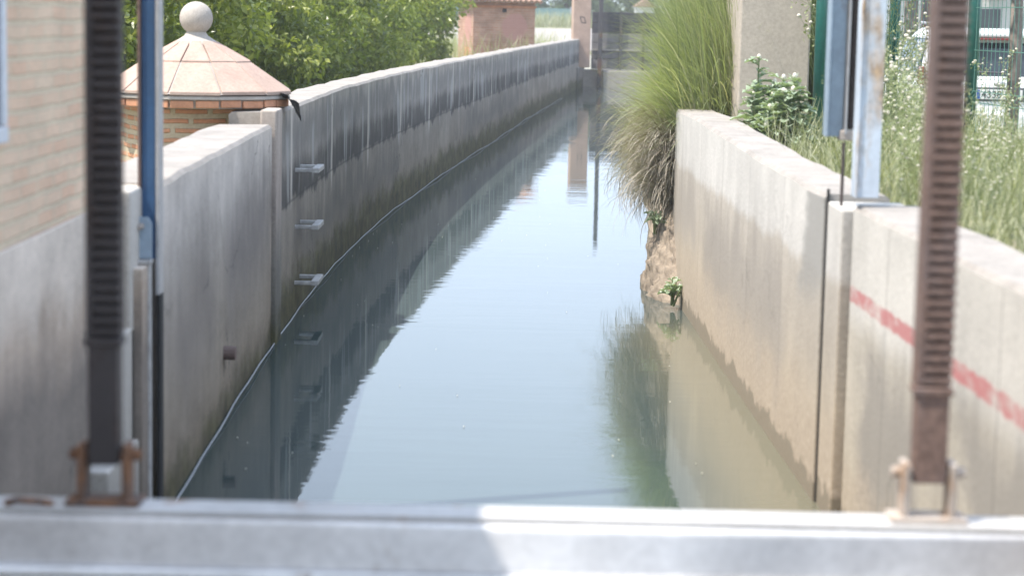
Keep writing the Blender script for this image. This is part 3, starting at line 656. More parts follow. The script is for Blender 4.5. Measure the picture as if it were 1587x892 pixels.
m = MB(); m.tube([(1.32, 8.3, P(1298, 220, 8.3).z), (1.32, 8.3, P(1296, 378, 8.3).z)], .007, 8); m.tube([(1.315, 8.3, P(1296, 330, 8.3).z), (1.4, 8.3, P(1296, 330, 8.3).z)], .011, 8); m.tube([(1.315, 8.3, P(1296, 372, 8.3).z), (1.4, 8.3, P(1296, 372, 8.3).z)], .011, 8)
m.build('pull_rod', M['threaded'], gr_)

# ------------------------------------------------------------------ tan rendered pillar behind the right wall
pc = thing('rendered_pillar', 'big square tan rendered pillar behind the right canal wall', 'pillar', (P(1200, 170, 14.6).x, 14.9, 0), R(-1))
x0, x1 = P(1155, 100, 14.5).x - P(1200, 170, 14.6).x, P(1258, 100, 14.5).x - P(1200, 170, 14.6).x
m = MB(); m.box((x0 - .03, -.32, 1.0), (x1, .9, 4.2)); m.build('shaft', M['render_tan'], pc, .012)
m = MB(); m.box((x0 - .02, -.34, 4.202), (x1 + .02, .92, 4.3)); m.build('cap', M['mortar'], pc, .01)

# ------------------------------------------------------------------ far brick tower, pillar and gate
TY = 52.0; tc_ = P(768, 60, TY)
tw = thing('brick_tower', 'small square red brick tower with tiled eaves beyond the left wall', 'tower', (tc_.x, TY + .85, 0), R(15))
h = .80
M['brick_tower'] = brickmat('red_brick_tower', (.38, .2, .14), (.46, .28, .21), (.42, .3, .235), .24, .06, .01, .4, var=.3, wash=.15, patch=(.27, 1.72, .34, (.46, .25, .22)))
m = MB(); m.box((-h, -h, .5), (h, h, 2.335)); m.build('wall', M['brick_tower'], tw, .01)
m = MB(); m.box((-h - .03, -h - .03, 2.2), (h + .03, h + .03, 2.25)); m.build('brick_course', M['brick_loose'], tw)
m = MB(); m.add([(-h - .16, -h - .16, 2.352), (h + .16, -h - .16, 2.352), (h + .16, h + .16, 2.352), (-h - .16, h + .16, 2.352), (0, 0, 2.87)], [(0, 3, 2, 1), (0, 1, 4), (1, 2, 4), (2, 3, 4), (3, 0, 4)])
rf = m.build('roof', M['roof_tile'], tw)
m = MB()
for k in range(14):
    q = -h - .1 + (2 * h + .2) * k / 13
    m.tube([(q, -h - .2, 2.3525), (q * .35, -h * .3, 2.70)], .055, 6); m.tube([(-h - .2, q, 2.3525), (-h * .3, q * .35, 2.70)], .055, 6)
m.build('tile', M['roof_tile'], rf)
m = MB(); m.box((-.05, -h - .004, 2.08), (.06, -h + .05, 2.18)); m.build('vent_hole', M['rubber'], tw)
m = MB(); m.box((-h - .004, -.42, .75), (-h + .05, .1, 1.2)); m.build('niche', M['brick_loose'], tw)

FY = 58.6; fc = P(902, 40, FY)
pl = thing('brick_pillar', 'pinkish square pillar with a scrawled diamond mark at the end of the left wall', 'pillar', (fc.x - .02, FY + .25, 0), R(5))
m = MB(); m.box((-.25, -.25, .6), (.25, .25, 2.9)); m.build('shaft', M['pink_render'], pl, .015)
m = MB(); 
dm = [(-.07, 1.98), (.07, 2.0), (.1, 1.83), (-.03, 1.86)]
dm = [(-.02, 1.86), (-.06, 2.02), (.06, 2.0), (.1, 1.84)]
for i in range(4):
    a_, b_ = dm[i], dm[(i + 1) % 4]; dx, dz = b_[0] - a_[0], b_[1] - a_[1]; l = math.hypot(dx, dz); nx_, nz_ = -dz / l * .012, dx / l * .012
    m.prism([(a_[0] + nx_, a_[1] + nz_), (b_[0] + nx_, b_[1] + nz_), (b_[0] - nx_, b_[1] - nz_), (a_[0] - nx_, a_[1] - nz_)], -.253, -.249)
m.build('scrawl', M['ink'], pl)
m = MB(); m.box((-.29, -.29, 2.902), (.29, .29, 3.0)); m.build('cap', M['mortar'], pl, .01)

GY2 = 60.6
fg = thing('board_gate', 'dark weathered board gate closing the far end of the canal', 'gate')
gx0 = P(917, 60, GY2).x; gx1 = gx0 + 2.9
zs = [P(950, y, GY2).z for y in (19, 36, 52, 67, 80, 92, 108)]
for i in range(6):
    m = MB(); m.box((gx0, GY2 + random.uniform(-.01, .01), zs[i + 1] + .006), (gx1, GY2 + .08, zs[i] - .006)); m.build('board', M['dark_wood'] if i < 2 else M['weathered_wood'], fg, .012)
m = MB()
for x in (962, 997):
    q = P(x, 60, GY2).x; m.box((q - .035, GY2 - .08, zs[-1]), (q + .035, GY2 - .014, zs[0] + .02))
m.box((gx0, GY2 + .082, zs[-1] + .05), (gx1, GY2 + .12, zs[0] - .04)); m.build('brace', M['dark_iron'], fg)
m = MB(); m.box((gx0, GY2 - .05, P(950, 78, GY2).z - .015), (gx1, GY2 - .012, P(950, 78, GY2).z + .025)); m.build('ledge', M['mortar'], fg)
m = MB(); q = P(930, 60, GY2).x; m.box((q - .06, GY2 - .22, 0.0), (q + .06, GY2 - .1, 4.7)); m.build('post', M['dark_iron'], fg, .01)
sl = thing('gate_sill', 'pale concrete sill under the far board gate', 'concrete sill')
m = MB(); q = P(936, 60, GY2).x; m.box((gx0 - .6, GY2 + .1, -.5), (gx1 + .6, GY2 + .5, zs[-1] - .01)); m.box((q, GY2 - .15, -.5), (gx1 + .4, GY2 + .098, zs[-1] - .03)); m.build('sill', M['mortar'], sl, .02)

m = MB(); q = P(838, 72, 54); m.box((q.x - .4, 53.7, .6), (q.x + .2, 54.4, P(838, 68, 54).z)); tag(m.build('stone_block', M['wall_top'], None, .06), 'pale stone block behind the far part of the left wall', 'block')

# ------------------------------------------------------------------ leaves, trees
def blades(n, root, az, tilt, curl, length, width, r, seg=6, tint=None):
    """ribbons that start tilted and bend over; arrays of length n"""
    V = np.empty((n, seg + 1, 2, 3)); p = root.copy(); st = (length / seg)[:, None]
    hx = np.stack([np.cos(az), np.sin(az), np.zeros(n)], 1); sx = np.stack([-np.sin(az), np.cos(az), np.zeros(n)], 1)
    wdir = sx * .8 + hx * r.normal(size=(n, 1)) * .4 + np.array([0, 0, .15])
    for i in range(seg + 1):
        q = i / seg; w_ = (width * (1 - q ** 2.0) * .5 + .0006)[:, None]
        V[:, i, 0] = p - wdir * w_; V[:, i, 1] = p + wdir * w_
        a = tilt + curl * (q + .5 / seg) ** 1.4
        p = p + (hx * np.sin(a)[:, None] + np.array([0, 0, 1]) * np.cos(a)[:, None]) * st
    b = np.arange(n)[:, None] * (2 * (seg + 1))
    F = np.concatenate([b + np.array([2 * i, 2 * i + 1, 2 * i + 3, 2 * i + 2]) for i in range(seg)])
    tint = r.random(n) if tint is None else tint
    return V.reshape(-1, 3), F, np.repeat(tint, 2 * (seg + 1))
r0 = np.random.default_rng(77)
def leaf_cloud(n, centres, rad, size, r, flat=.0, out=.5):
    """n leaves (folded rhombs) spread through clumps; returns V, F, tint"""
    k = len(centres); ci = r.integers(0, k, n); d = r.normal(size=(n, 3)); d /= np.linalg.norm(d, axis=1)[:, None]
    rr = rad[ci] * (r.random(n) ** .45)
    pos = centres[ci] + d * rr[:, None] * np.array([1, 1, .85])
    ax = d * out + r.normal(size=(n, 3)) * .6 + np.array([0, 0, -.15]); ax /= np.linalg.norm(ax, axis=1)[:, None]
    nm = d * .5 + r.normal(size=(n, 3)) * .55 + np.array([0, 0, .55]); nm -= ax * (nm * ax).sum(1)[:, None]; nm /= np.linalg.norm(nm, axis=1)[:, None]
    sd = np.cross(ax, nm); s = size * r.uniform(.65, 1.3, n)[:, None]
    V = np.empty((n, 4, 3)); V[:, 0] = pos; V[:, 1] = pos + ax * s * .5 + sd * s * .27 + nm * s * .07; V[:, 2] = pos + ax * s - nm * s * .08; V[:, 3] = pos + ax * s * .5 - sd * s * .27 + nm * s * .07
    b = np.arange(n)[:, None] * 4
    F = np.concatenate([b + np.array([0, 1, 2]), b + np.array([0, 2, 3])])
    ct = r.random(k) * .5
    tint = np.clip(ct[ci] + r.random(n) * .5, 0, 1)
    return V.reshape(-1, 3), F, np.repeat(tint, 4)
def make_tree(seed, label, rad=1.75, z0=.15, z1=2.6, n=20000, nc=130, size=.11, mat='orange_leaf', trunk_h=.6, tr=.09, bark='bark_brown', name='orange_tree', loc=(0, 0, 0), cr_=(.24, .44)):
    r = np.random.default_rng(seed)
    th = r.random(nc) * 2 * math.pi; zq = r.random(nc); prof = np.sqrt(np.clip(1 - (np.abs(zq - .42) / .62) ** 2.2, .02, 1))
    rr = rad * prof * np.where(r.random(nc) < .75, r.uniform(.72, 1.06, nc), r.uniform(.2, .7, nc))
    cen = np.stack([rr * np.cos(th), rr * np.sin(th), z0 + zq * (z1 - z0)], 1)
    t_ = thing(name, label, 'tree', loc)
    V, F, T = leaf_cloud(n, cen, r.uniform(*cr_, nc), size, r)
    np_mesh('crown', V, F, M[mat], t_, T)
    m = MB(); m.tube([(0, 0, -.3), (.03, .02, trunk_h * .5), (0, .03, trunk_h)], [tr * 1.3, tr, tr * .9], 10)
    for i in range(7):
        j = r.integers(0, nc); c = Vector(cen[j]); mid = Vector((c.x * .4, c.y * .4, trunk_h + (c.z - trunk_h) * .55))
        m.tube([(0, .03, trunk_h - .05), mid, c], [tr * .6, tr * .35, .01], 6)
    m.build('trunk', M[bark], t_, 0, True)
    return t_
protos = [make_tree(s, 'tree', loc=(0, 0, 0)) for s in (1, 2, 3)]
spots = [(-5.0, 17.5, 1.0), (-5.0, 21.0, 1.0), (-4.75, 24.4, .98), (-4.5, 28.0, 1.0), (-4.3, 31.6, 1.0), (-4.0, 35.4, 1.0), (-3.7, 39.4, 1.0), (-8.0, 26.5, 1.1), (-7.8, 31.0, 1.12), (-7.5, 35.5, 1.12), (-7.0, 40.0, 1.15), (-6.4, 45.0, 1.15), (-10.6, 41.5, 1.3), (-3.5, 44.0, 1.05), (-3.1, 48.5, 1.0)]
tl = ['bushy orange tree nearest behind the tile roofed hut', 'orange tree right of the hut finial, dark glossy leaves', 'orange tree rising behind the start of the stained wall', 'yellow green orange tree, fourth along the stained wall',
      'orange tree halfway along the orchard edge', 'orange tree four before the brick tower', 'orange tree three before the brick tower', 'orange tree in the second orchard row behind the hut finial', 'second row orange tree, second from the hut', 'second row orange tree, third from the hut',
      'second row orange tree, fourth from the hut', 'orange tree in the second row left of the brick tower', 'orange tree deep in the orchard, farthest from the canal', 'last but one orange tree of the row along the wall', 'last orange tree of the row, touching the brick tower']
for i, (x, y, s) in enumerate(spots):
    o = protos[i] if i < 3 else copy_tree(protos[i % 3])
    o.location = (x, y, leftg(y) - .05); o.rotation_euler.z = i * 1.7; o.scale = (s, s, s * (1.0 if i % 2 else 1.06)); o['label'] = tl[i]; o['group'] = 'orange trees of the orchard'

# tree row far behind the gate
ft = make_tree(9, 'far tree', 2.6, 0, 5.0, 14000, 110, .2, 'far_leaf', 1.0, .16, name='tree', cr_=(.45, .9))
fl = [(-9, 128, 1.0), (-2.5, 133, 1.1), (3.2, 128, .95), (7.2, 136, 1.15), (11.5, 130, 1.0), (16, 138, 1.2), (-15, 134, 1.2), (22, 130, 1.1)]
fn = ['hazy round tree far behind the brick tower', 'far tree above the teal fence', 'far tree between the pillar and the dark post', 'far tree above the middle of the board gate', 'far tree behind the top of the grass clump', 'far tree hidden in the row right of the grass', 'far tree leftmost in the back row', 'far tree rightmost in the back row']
for i, (x, y, s) in enumerate(fl):
    o = ft if i == 0 else copy_tree(ft); o.location = (x, y, 1.35); o.rotation_euler.z = i * 2.1; o.scale = (s,) * 3; o['label'] = fn[i]; o['group'] = 'trees far beyond the gate'
# teal screened fence far left of the pillar
tf = thing('screen_fence', 'teal mesh screen fence far behind the brick tower', 'fence', (0, 118, 1.42))
m = MB(); m.box((-14, 0, .05), (3.2, .03, 1.05)); m.build('mesh_screen', M['teal_screen'], tf)
n = 4000; V, F, T = blades(n, np.stack([r0.uniform(-9, 5, n), r0.uniform(112, 117.5, n), np.full(n, 1.38)], 1), r0.random(n) * 6.28, np.abs(r0.normal(size=n)) * .2, r0.uniform(.2, .9, n), r0.uniform(.3, 1.15, n), np.full(n, .04), r0, 4, r0.uniform(.3, 1, n))
tag(np_mesh('tall_weeds', V, F, M['meadow'], None, T), 'tall pale weeds before the teal screen fence', 'weeds', kind='stuff')
for k in range(9):
    m = MB(); x = -13.8 + k * 2.1; m.box((x - .04, -.06, -.1), (x + .04, -.005, 1.15)); m.build('post', M['galv'], tf)
wh = thing('white_hut', 'small white hut far beyond the board gate', 'hut', (P(1000, 10, 100).x, 100, 1.2))
m = MB(); m.box((-.45, 0, 0), (.45, 1.2, 1.35)); m.build('wall', M['white_house'], wh); m = MB(); m.add([(-.55, -.1, 1.36), (.55, -.1, 1.36), (.55, 1.3, 1.36), (-.55, 1.3, 1.36), (0, -.1, 1.75), (0, 1.3, 1.75)], [(0, 3, 2, 1), (0, 1, 4), (1, 2, 5, 4), (2, 3, 5), (3, 0, 4, 5)]); m.build('roof', M['roof_tile'], wh)

# ------------------------------------------------------------------ grasses
r = np.random.default_rng(5)
gc = thing('grass_clump', 'tall green grass clump with dry stalks drooping into the canal past the right wall', 'grass clump')
n = 24000
ry = 15.0 + r.random(n) ** 1.1 * 5.6; rx_ = np.array([rightx(y) for y in ry]) + .2 + r.random(n) * 1.25
tuft = r.integers(0, 240, n); ty = 15.1 + r.random(240) * 5.2; tx = np.array([rightx(y) for y in ty]) + .18 + r.random(240) * 1.3 + .1 * np.clip(ty - 16, 0, 4)
use = r.random(n) < .72
ry = np.where(use, ty[tuft] + r.normal(size=n) * .09, ry); rx_ = np.where(use, tx[tuft] + r.normal(size=n) * .09, rx_)
keep = ~((ry < 15.45) & (rx_ > 1.75)); 
rz = np.full(n, 1.12)
taz = r.uniform(-.9, .9, 240) + math.pi + .35
az = np.where(use, taz[tuft] + r.normal(size=n) * .45, math.pi + r.normal(size=n) * 1.0)
tilt = np.abs(r.normal(size=n)) * .17 + .02; curl = np.abs(r.normal(size=n)) * .5 + .1; curl = np.where(r.random(n) < .18, curl + r.uniform(.5, 1.4, n), curl)
ln = r.uniform(.6, 1.5, n) * np.clip(.75 + (rx_ - 1.2) * .45, .6, 1.3)
tt = np.clip(r.random(n) * .75 + r.random(240)[tuft] * .3 - .05, 0, 1); tt = np.where(r.random(n) < .07, 1.0, tt)
k_ = np.where(keep)[0]
V, F, T = blades(len(k_), np.stack([rx_, ry, rz], 1)[k_], az[k_], tilt[k_], curl[k_], ln[k_], (r.uniform(.0028, .006, n) + .008 * (r.random(n) < .1))[k_], r, 7, tt[k_])
n = 3000; gy = 15.1 + r.random(n) ** 1.2 * 2.6; gx = np.array([rightx(y) for y in gy]) + .05 + r.random(n) * .45
V2, F2, T2 = blades(n, np.stack([gx, gy, 1.05 + r.random(n) * .2], 1), math.pi + .25 + r.normal(size=n) * .8, np.abs(r.normal(size=n)) * .4 + .25, r.uniform(.6, 1.9, n), r.uniform(.4, .82, n), r.uniform(.005, .009, n), r, 7, np.clip(r.normal(.55, .25, n), 0, 1))
F = np.concatenate([F, F2 + len(V)]); V = np.concatenate([V, V2]); T = np.concatenate([T, T2])
np_mesh('green_blades', V, F, M['grass_blade'], gc, T)
n = 10000
ry = 15.25 + r.random(n) ** 1.3 * 2.8; rx_ = np.array([rightx(y) for y in ry]) + r.normal(size=n) * .10 + .08; rz = .62 + r.random(n) * .5
az = math.pi + .3 + r.normal(size=n) * 1.15; tilt = np.abs(r.normal(size=n)) * .6 + .4; curl = r.uniform(.6, 2.9, n); ln = r.uniform(.25, .62, n)
V, F, T = blades(n, np.stack([rx_, ry, rz], 1), az, tilt, curl, ln, r.uniform(.004, .009, n), r, 7)
np_mesh('dry_stalks', V, F, M['dry_blade'], gc, T)
# stray plumes reaching over the water
n = 60; ry = 15.2 + r.random(n) * 4; rx_ = np.array([rightx(y) for y in ry]) + .1
V, F, T = blades(n, np.stack([rx_, ry, .7 + r.random(n) * .5], 1), math.pi + r.normal(size=n) * .5, r.uniform(.5, 1.1, n), r.uniform(.3, 1.3, n), r.uniform(.7, 1.25, n), np.full(n, .006), r, 8, r.uniform(.4, 1, n))
np_mesh('stray_stalks', V, F, M['dry_blade'], gc, T)

# far bank grass beyond the clump and dry weeds by the tower
n = 5000; ry = 20 + r.random(n) * 40; rx_ = np.array([rightx(y) for y in ry]) + .35 + r.random(n) * 1.6
V, F, T = blades(n, np.stack([rx_, ry, np.array([rightg(a_, b_) for a_, b_ in zip(rx_, ry)]) - .03], 1), r.random(n) * 6.28, np.abs(r.normal(size=n)) * .3, r.uniform(.2, 1, n), r.uniform(.3, .9, n), np.full(n, .014), r, 4)
tag(np_mesh('bank_grass', V, F, M['grass_blade'], None, T), 'rough grass along the far right bank', 'grass', kind='stuff')
n = 2600; rx_ = r.uniform(-2.5, 2.2, n); ry = r.uniform(50.5, 64, n); kk = rx_ < np.array([leftx(y) for y in ry]) - .5; rx_, ry = rx_[kk], ry[kk]; n = len(rx_)
V, F, T = blades(n, np.stack([rx_, ry, np.full(n, .7)], 1), r.random(n) * 6.28, np.abs(r.normal(size=n)) * .25, r.uniform(.2, .9, n), r.uniform(.4, 1.1, n), np.full(n, .02), r, 4, r.uniform(.7, 1, n))
tag(np_mesh('dry_weeds', V, F, M['grass_blade'], None, T), 'dry yellowish weeds between the brick tower and the pillar', 'weeds', kind='stuff')

# meadow behind the right wall
n = 26000; ry = 5.2 + r.random(n) ** 1.0 * 15; rx_ = np.array([rightx(y) for y in ry]) + .3 + r.random(n) * 4.6
kk = rx_ / ry < .275; rx_, ry = rx_[kk], ry[kk]; kk = ~((rx_ < 2.3) & (ry > 14.3) & (ry < 15.6)); rx_, ry = rx_[kk], ry[kk]; n = len(rx_)
rz = np.array([rightg(a_, b_) for a_, b_ in zip(rx_, ry)]) - .02
V, F, T = blades(n, np.stack([rx_, ry, rz], 1), r.random(n) * 6.28, np.abs(r.normal(size=n)) * .35, r.uniform(.1, 1.2, n), r.uniform(.12, .42, n), r.uniform(.004, .009, n), r, 4)
tag(np_mesh('meadow_grass', V, F, M['meadow'], None, T), 'pale green meadow grass on the verge behind the fence', 'grass', kind='stuff')

# tall flowering weeds
def make_weed(seed, hgt):
    q = random.Random(seed); st = MB(); fl_ = MB(); LV = []
    def branch(p, d, l, rad, lvl):
        pts = [p]; dd = d.copy()
        for i in range(4):
            dd = (dd + Vector((q.uniform(-.2, .2), q.uniform(-.2, .2), .06))).normalized(); p = p + dd * l / 4; pts.append(p)
            if lvl < 2 and i > 0:
                for _ in range(2 if lvl == 0 else 1):
                    branch(p, (dd + Vector((q.uniform(-1, 1), q.uniform(-1, 1), q.uniform(-.1, .5)))).normalized(), l * q.uniform(.3, .5), rad * .6, lvl + 1)
            for _ in range(3): LV.append((p + Vector((q.uniform(-.02, .02), q.uniform(-.02, .02), q.uniform(-.05, .05)))))
        st.tube(pts, [rad, rad * .9, rad * .8, rad * .6, rad * .4], 4)
        if lvl > 0 and q.random() < .6:
            s = q.uniform(.008, .02); fl_.lathe([(s * .3, -s * .6), (s, 0), (s * .75, s * .6), (s * .2, s * .8)], 7, p)
    branch(Vector((0, 0, -.05)), Vector((q.uniform(-.15, .15), q.uniform(-.15, .15), 1)), hgt, .0045, 0)
    branch(Vector((.04, 0, -.05)), Vector((q.uniform(-.4, .4), q.uniform(-.4, .4), 1)), hgt * .8, .004, 0)
    return st, fl_, np.array(LV)
wp = []
for s in range(4):
    w_ = thing('flowering_weed', 'weed', 'weed'); st, fl_, LV = make_weed(40 + s, .85)
    st.build('stem', M['weed_stem'], w_); fl_.build('blossom', M['weed_flower'], w_, 0, True)
    V, F, T = leaf_cloud(520, LV, np.full(len(LV), .03), .026, np.random.default_rng(s)); np_mesh('foliage', V, F, M['weed_stem'], w_, T); wp.append(w_)
wspots = []
qq = random.Random(3)
for (px, Y, ybase, hh) in [(1292, 14.2, 0, 1.1), (1350, 12.0, 0, .62), (1368, 11.0, 0, .6), (1358, 14.5, 0, .8), (1388, 13.2, 0, .5), (1402, 10.6, 0, .5), (1418, 12.2, 0, .42), (1422, 14.8, 0, .42), (1408, 9.4, 0, .4), (1382, 9.6, 0, .45), (1430, 10.4, 0, .45),
        (1500, 10.0, 0, .4), (1552, 11.2, 0, .35), (1527, 13.6, 0, .5), (1562, 8.6, 0, .25), (1532, 8.2, 0, .22), (1578, 10.0, 0, .3), (1348, 16.0, 0, .9), (1395, 16.2, 0, .4), (1520, 9.0, 0, .3), (1340, 10.2, 0, .4), (1376, 12.6, 0, .6), (1410, 13.4, 0, .4), (1385, 15.2, 0, .5), (1432, 13.0, 0, .5), (1395, 11.8, 0, .5), (1415, 11.2, 0, .45), (1425, 9.8, 0, .4), (1398, 9.9, 0, .4), (1376, 8.9, 0, .35), (1515, 10.8, 0, .35), (1540, 9.8, 0, .3), (1568, 9.4, 0, .3)]:
    x = (px - 793) / FPX * Y; wspots.append((x, Y, rightg(x, Y), hh))
near = ['beside the grey blue guide post', 'behind the threaded rod', 'at the foot of the pale blue post', 'right of the pale blue post', 'against the middle green fence post']
for i, (x, Y, z, hh) in enumerate(wspots):
    o = wp[i] if i < 4 else copy_tree(wp[i % 4])
    o.location = (x, Y, z); o.rotation_euler.z = i * 1.3; o.scale = (hh * .9 + .15, hh * .9 + .15, hh / .85); o['group'] = 'flowering weeds on the verge by the fence'
    o['label'] = 'pale weed with cream seed heads on the verge by the green fence'
# thistles against the tan pillar
def make_thistle(seed, hgt, nl):
    q = np.random.default_rng(seed); st = MB(); V = []; F = []; T = []; heads = MB()
    stems = [(0, 0, hgt)] + [(q.uniform(-.12, .12), q.uniform(-.1, .1), hgt * q.uniform(.55, .85)) for _ in range(3)]
    for (sx, sy, sh) in stems:
        st.tube([(sx * .2, sy * .2, -.05), (sx * .7, sy * .7, sh * .5), (sx, sy, sh)], [.009, .007, .004], 6)
        heads.lathe([(.006, -.01), (.015, .004), (.012, .02), (.004, .028)], 8, (sx, sy, sh))
        for k in range(nl):
            h_ = sh * (q.random() ** .8); a_ = q.random() * 6.28; l = .2 * (1.15 - h_ / sh * .65) * q.uniform(.7, 1.2)
            base = np.array([sx * (h_ / sh), sy * (h_ / sh), h_]); dr = np.array([math.cos(a_), math.sin(a_), q.uniform(.1, .8)]); dr /= np.linalg.norm(dr)
            sd = np.array([-math.sin(a_), math.cos(a_), 0]); nl_ = 7; b0 = len(V)
            for i in range(nl_):     # jagged lobed leaf
                u_ = i / (nl_ - 1); wv = l * .27 * math.sin(math.pi * min(1, u_ * .9 + .1)) * (1.35 if i % 2 else .5)
                c = base + dr * l * u_ + np.array([0, 0, -l * .35 * u_ * u_]); fold = np.array([0, 0, wv * .45 + q.uniform(-.006, .006)])
                V += [c - sd * wv + fold, c, c + sd * wv + fold]; tv = q.random() * .35 + .3 + (.3 if i % 2 else 0); T += [tv, tv - .2, tv]
            for i in range(nl_ - 1):
                for j in (0, 1): F.append((b0 + i * 3 + j, b0 + i * 3 + j + 1, b0 + (i + 1) * 3 + j + 1, b0 + (i + 1) * 3 + j))
    return st, heads, np.array(V), np.array(F), np.clip(np.array(T), 0, 1)
for k, (px, Y, hgt, nl, lab) in enumerate([(1166, 13.6, .56, 30, 'tall upright thistle at the left edge of the tan pillar'), (1205, 13.3, .44, 32, 'spreading pale thistle in front of the middle of the tan pillar'), (1222, 12.9, .46, 28, 'thistle with whitish leaves on the right of the three by the pillar'), (1185, 13.0, .26, 26, 'low thistle hugging the right wall below the others')]):
    x = (px - 793) / FPX * Y; th_ = thing('thistle', lab, 'thistle', (x, Y, 1.2), k, 'thistles before the tan pillar')
    st, hd, V, F, T = make_thistle(60 + k, hgt, nl); st.build('stem', M['weed_stem'], th_); hd.build('blossom', M['weed_flower'], th_, 0, True); np_mesh('foliage', V, F, M['thistle'], th_, T)
# sprigs on the soil heap
for k, (px, py, Y) in enumerate([(1041, 462, 14.25), (1015, 352, 15.2)]):
    pt = P(px, py, Y); sp = thing('weed_sprig', ['small green weed sprouting at the waterline of the mud heap', 'pale weed sprig hanging below the dry grass'][k], 'weed', (pt.x, Y, max(.02, pt.z)))
    st, hd, V, F, T = make_thistle(80 + k, .14, 6); st.build('stem', M['weed_stem'], sp); np_mesh('foliage', V * np.array([.6, .6, 1]), F, M['thistle'], sp, T)

# ------------------------------------------------------------------ green mesh fence
fe = thing('mesh_fence', 'green welded mesh fence with round posts behind the right wall', 'fence')
posts = [(2.085, 14.2), (3.08, 17.0), (3.265, 14.9), (3.5, 12.8)]
for (x, y) in posts:
    z = rightg(x, y); m = MB(); m.tube([(x, y, z - .1), (x, y, 3.2)], .054 if x < 2.5 else .042, 16); m.lathe([(.05, 0), (.05, .03), (.02, .05)], 12, (x, y, 3.2)); m.build('post', M['green_paint'], fe, 0, True)
for (a_, b_) in zip(posts[:-1], posts[1:]):
    A, B = Vector((*a_, 0)), Vector((*b_, 0)); d = (B - A).normalized(); nrm = Vector((d.y, -d.x, 0)); Ln = (B - A).length
    zb0 = min(rightg(*a_), rightg(*b_)) + .02; m = MB(); k = .06
    while k < Ln - .05:
        p_ = A + d * k; pts = []
        for zz in (0, .38, .42, .46, .98, 1.02, 1.06, 1.55, 1.9): pts.append(p_ + Vector((0, 0, zb0 + zz)) + nrm * (.035 if zz == .42 else 0))
        m.tube(pts, .0028, 4, False); k += .085
    for zz in (.05, .38, .46, .75, 1.05, 1.55, 1.88): m.tube([A + Vector((0, 0, zb0 + zz)), B + Vector((0, 0, zb0 + zz))], .004, 4)
    m.build('mesh_panel', M['green_wire'], fe)

# ------------------------------------------------------------------ parked white car
cy = 23.6; cx = P(1548, 130, cy).x
car = thing('parked_car', 'white hatchback parked beyond the fence with its rear to the canal', 'car', (cx, cy, .45), R(-2))
def body_ring(y, hw, z0, z1, tumble):
    return [(-hw * .86, y, z0), (-hw, y, z0 + .16), (-hw, y, (z0 + z1) * .5), (-hw * tumble, y, z1), (hw * tumble, y, z1), (hw, y, (z0 + z1) * .5), (hw, y, z0 + .16), (hw * .86, y, z0)]
def loft(m, rings):
    k = len(rings[0]); V = [p for r_ in rings for p in r_]
    F = [(i * k + j, i * k + (j + 1) % k, (i + 1) * k + (j + 1) % k, (i + 1) * k + j) for i in range(len(rings) - 1) for j in range(k)]
    return m.add(V, F + [tuple(range(k)), tuple((len(rings) - 1) * k + j for j in range(k - 1, -1, -1))])
m = MB(); loft(m, [body_ring(-.06, .76, .30, .62, 1), body_ring(0, .86, .24, .93, .97), body_ring(.35, .9, .2, .97, .97), body_ring(1.6, .91, .2, .96, .97), body_ring(2.9, .9, .2, .94, .96), body_ring(3.7, .87, .2, .86, .93), body_ring(4.15, .78, .24, .70, .92)])
m.build('body', M['white_car'], car, .05, True, seg=3)
def cab(y, hwb, hwt, zb, zt_): return [(-hwb, y[0], zb), (-hwt, y[1], zt_ - .05), (-hwt * .9, y[1], zt_), (hwt * .9, y[1], zt_), (hwt, y[1], zt_ - .05), (hwb, y[0], zb)]
m = MB(); loft(m, [cab((.04, .24), .86, .68, .92, 1.42), cab((.5, .6), .87, .70, .92, 1.5), cab((1.6, 1.6), .87, .71, .92, 1.52), cab((3.05, 2.2), .86, .68, .92, 1.46)])
m.build('cabin', M['white_car'], car, .04, True, seg=3)
m = MB(); m.add([(-.70, .062, .98), (.70, .062, .98), (.60, .215, 1.36), (-.60, .215, 1.36), (-.70, .10, .98), (.70, .10, .98), (.60, .25, 1.36), (-.60, .25, 1.36)], [(0, 1, 2, 3), (7, 6, 5, 4), (0, 4, 5, 1), (1, 5, 6, 2), (2, 6, 7, 3), (3, 7, 4, 0)]); m.build('rear_window', M['car_glass'], car, .01)
for s in (-1, 1):
    m = MB()
    for (ya, yb, yc, yd) in ((.42, 1.2, 1.2, .62), (1.28, 2.1, 2.02, 1.28)):
        q0 = [(s * .885, ya, .98), (s * .885, yb, .98), (s * .745, yc, 1.40), (s * .745, yd, 1.40)]
        m.add(q0 + [(x - s * .06, y, z) for x, y, z in q0], [(0, 1, 2, 3), (7, 6, 5, 4), (0, 4, 5, 1), (1, 5, 6, 2), (2, 6, 7, 3), (3, 7, 4, 0)])
    m.build('side_window', M['car_glass'], car, .008)
    m = MB(); m.box((s * .86 - .03, -.03, .86), (s * .86 + .03, .25, 1.08)); m.box((s * .72 - .11, -.035, .86), (s * .72 + .11, .05, 1.0)); tl_ = m.build('tail_light', M['red_lens'], car, .025)
    m = MB(); m.box((s * .75 - .09, -.042, .80), (s * .75 + .09, .05, .855)); m.build('reverse_lens', M['clear_lens'], tl_, .01)
    m = MB(); m.tube([(s * .64, .35, 1.5), (s * .65, .5, 1.56), (s * .65, 1.7, 1.575), (s * .64, 1.85, 1.52)], .016, 8); m.build('roof_rail', M['galv'], car, 0, True)
    for y in (.72, 3.35):
        m = MB(); m.tube([(s * .70, y, .31), (s * .90, y, .31)], .31, 24); wh_ = m.build('wheel', M['rubber'], car, .03); m = MB(); m.tube([(s * .89, y, .31), (s * .912, y, .31)], .2, 20); m.build('rim', M['alloy'], wh_, .01)
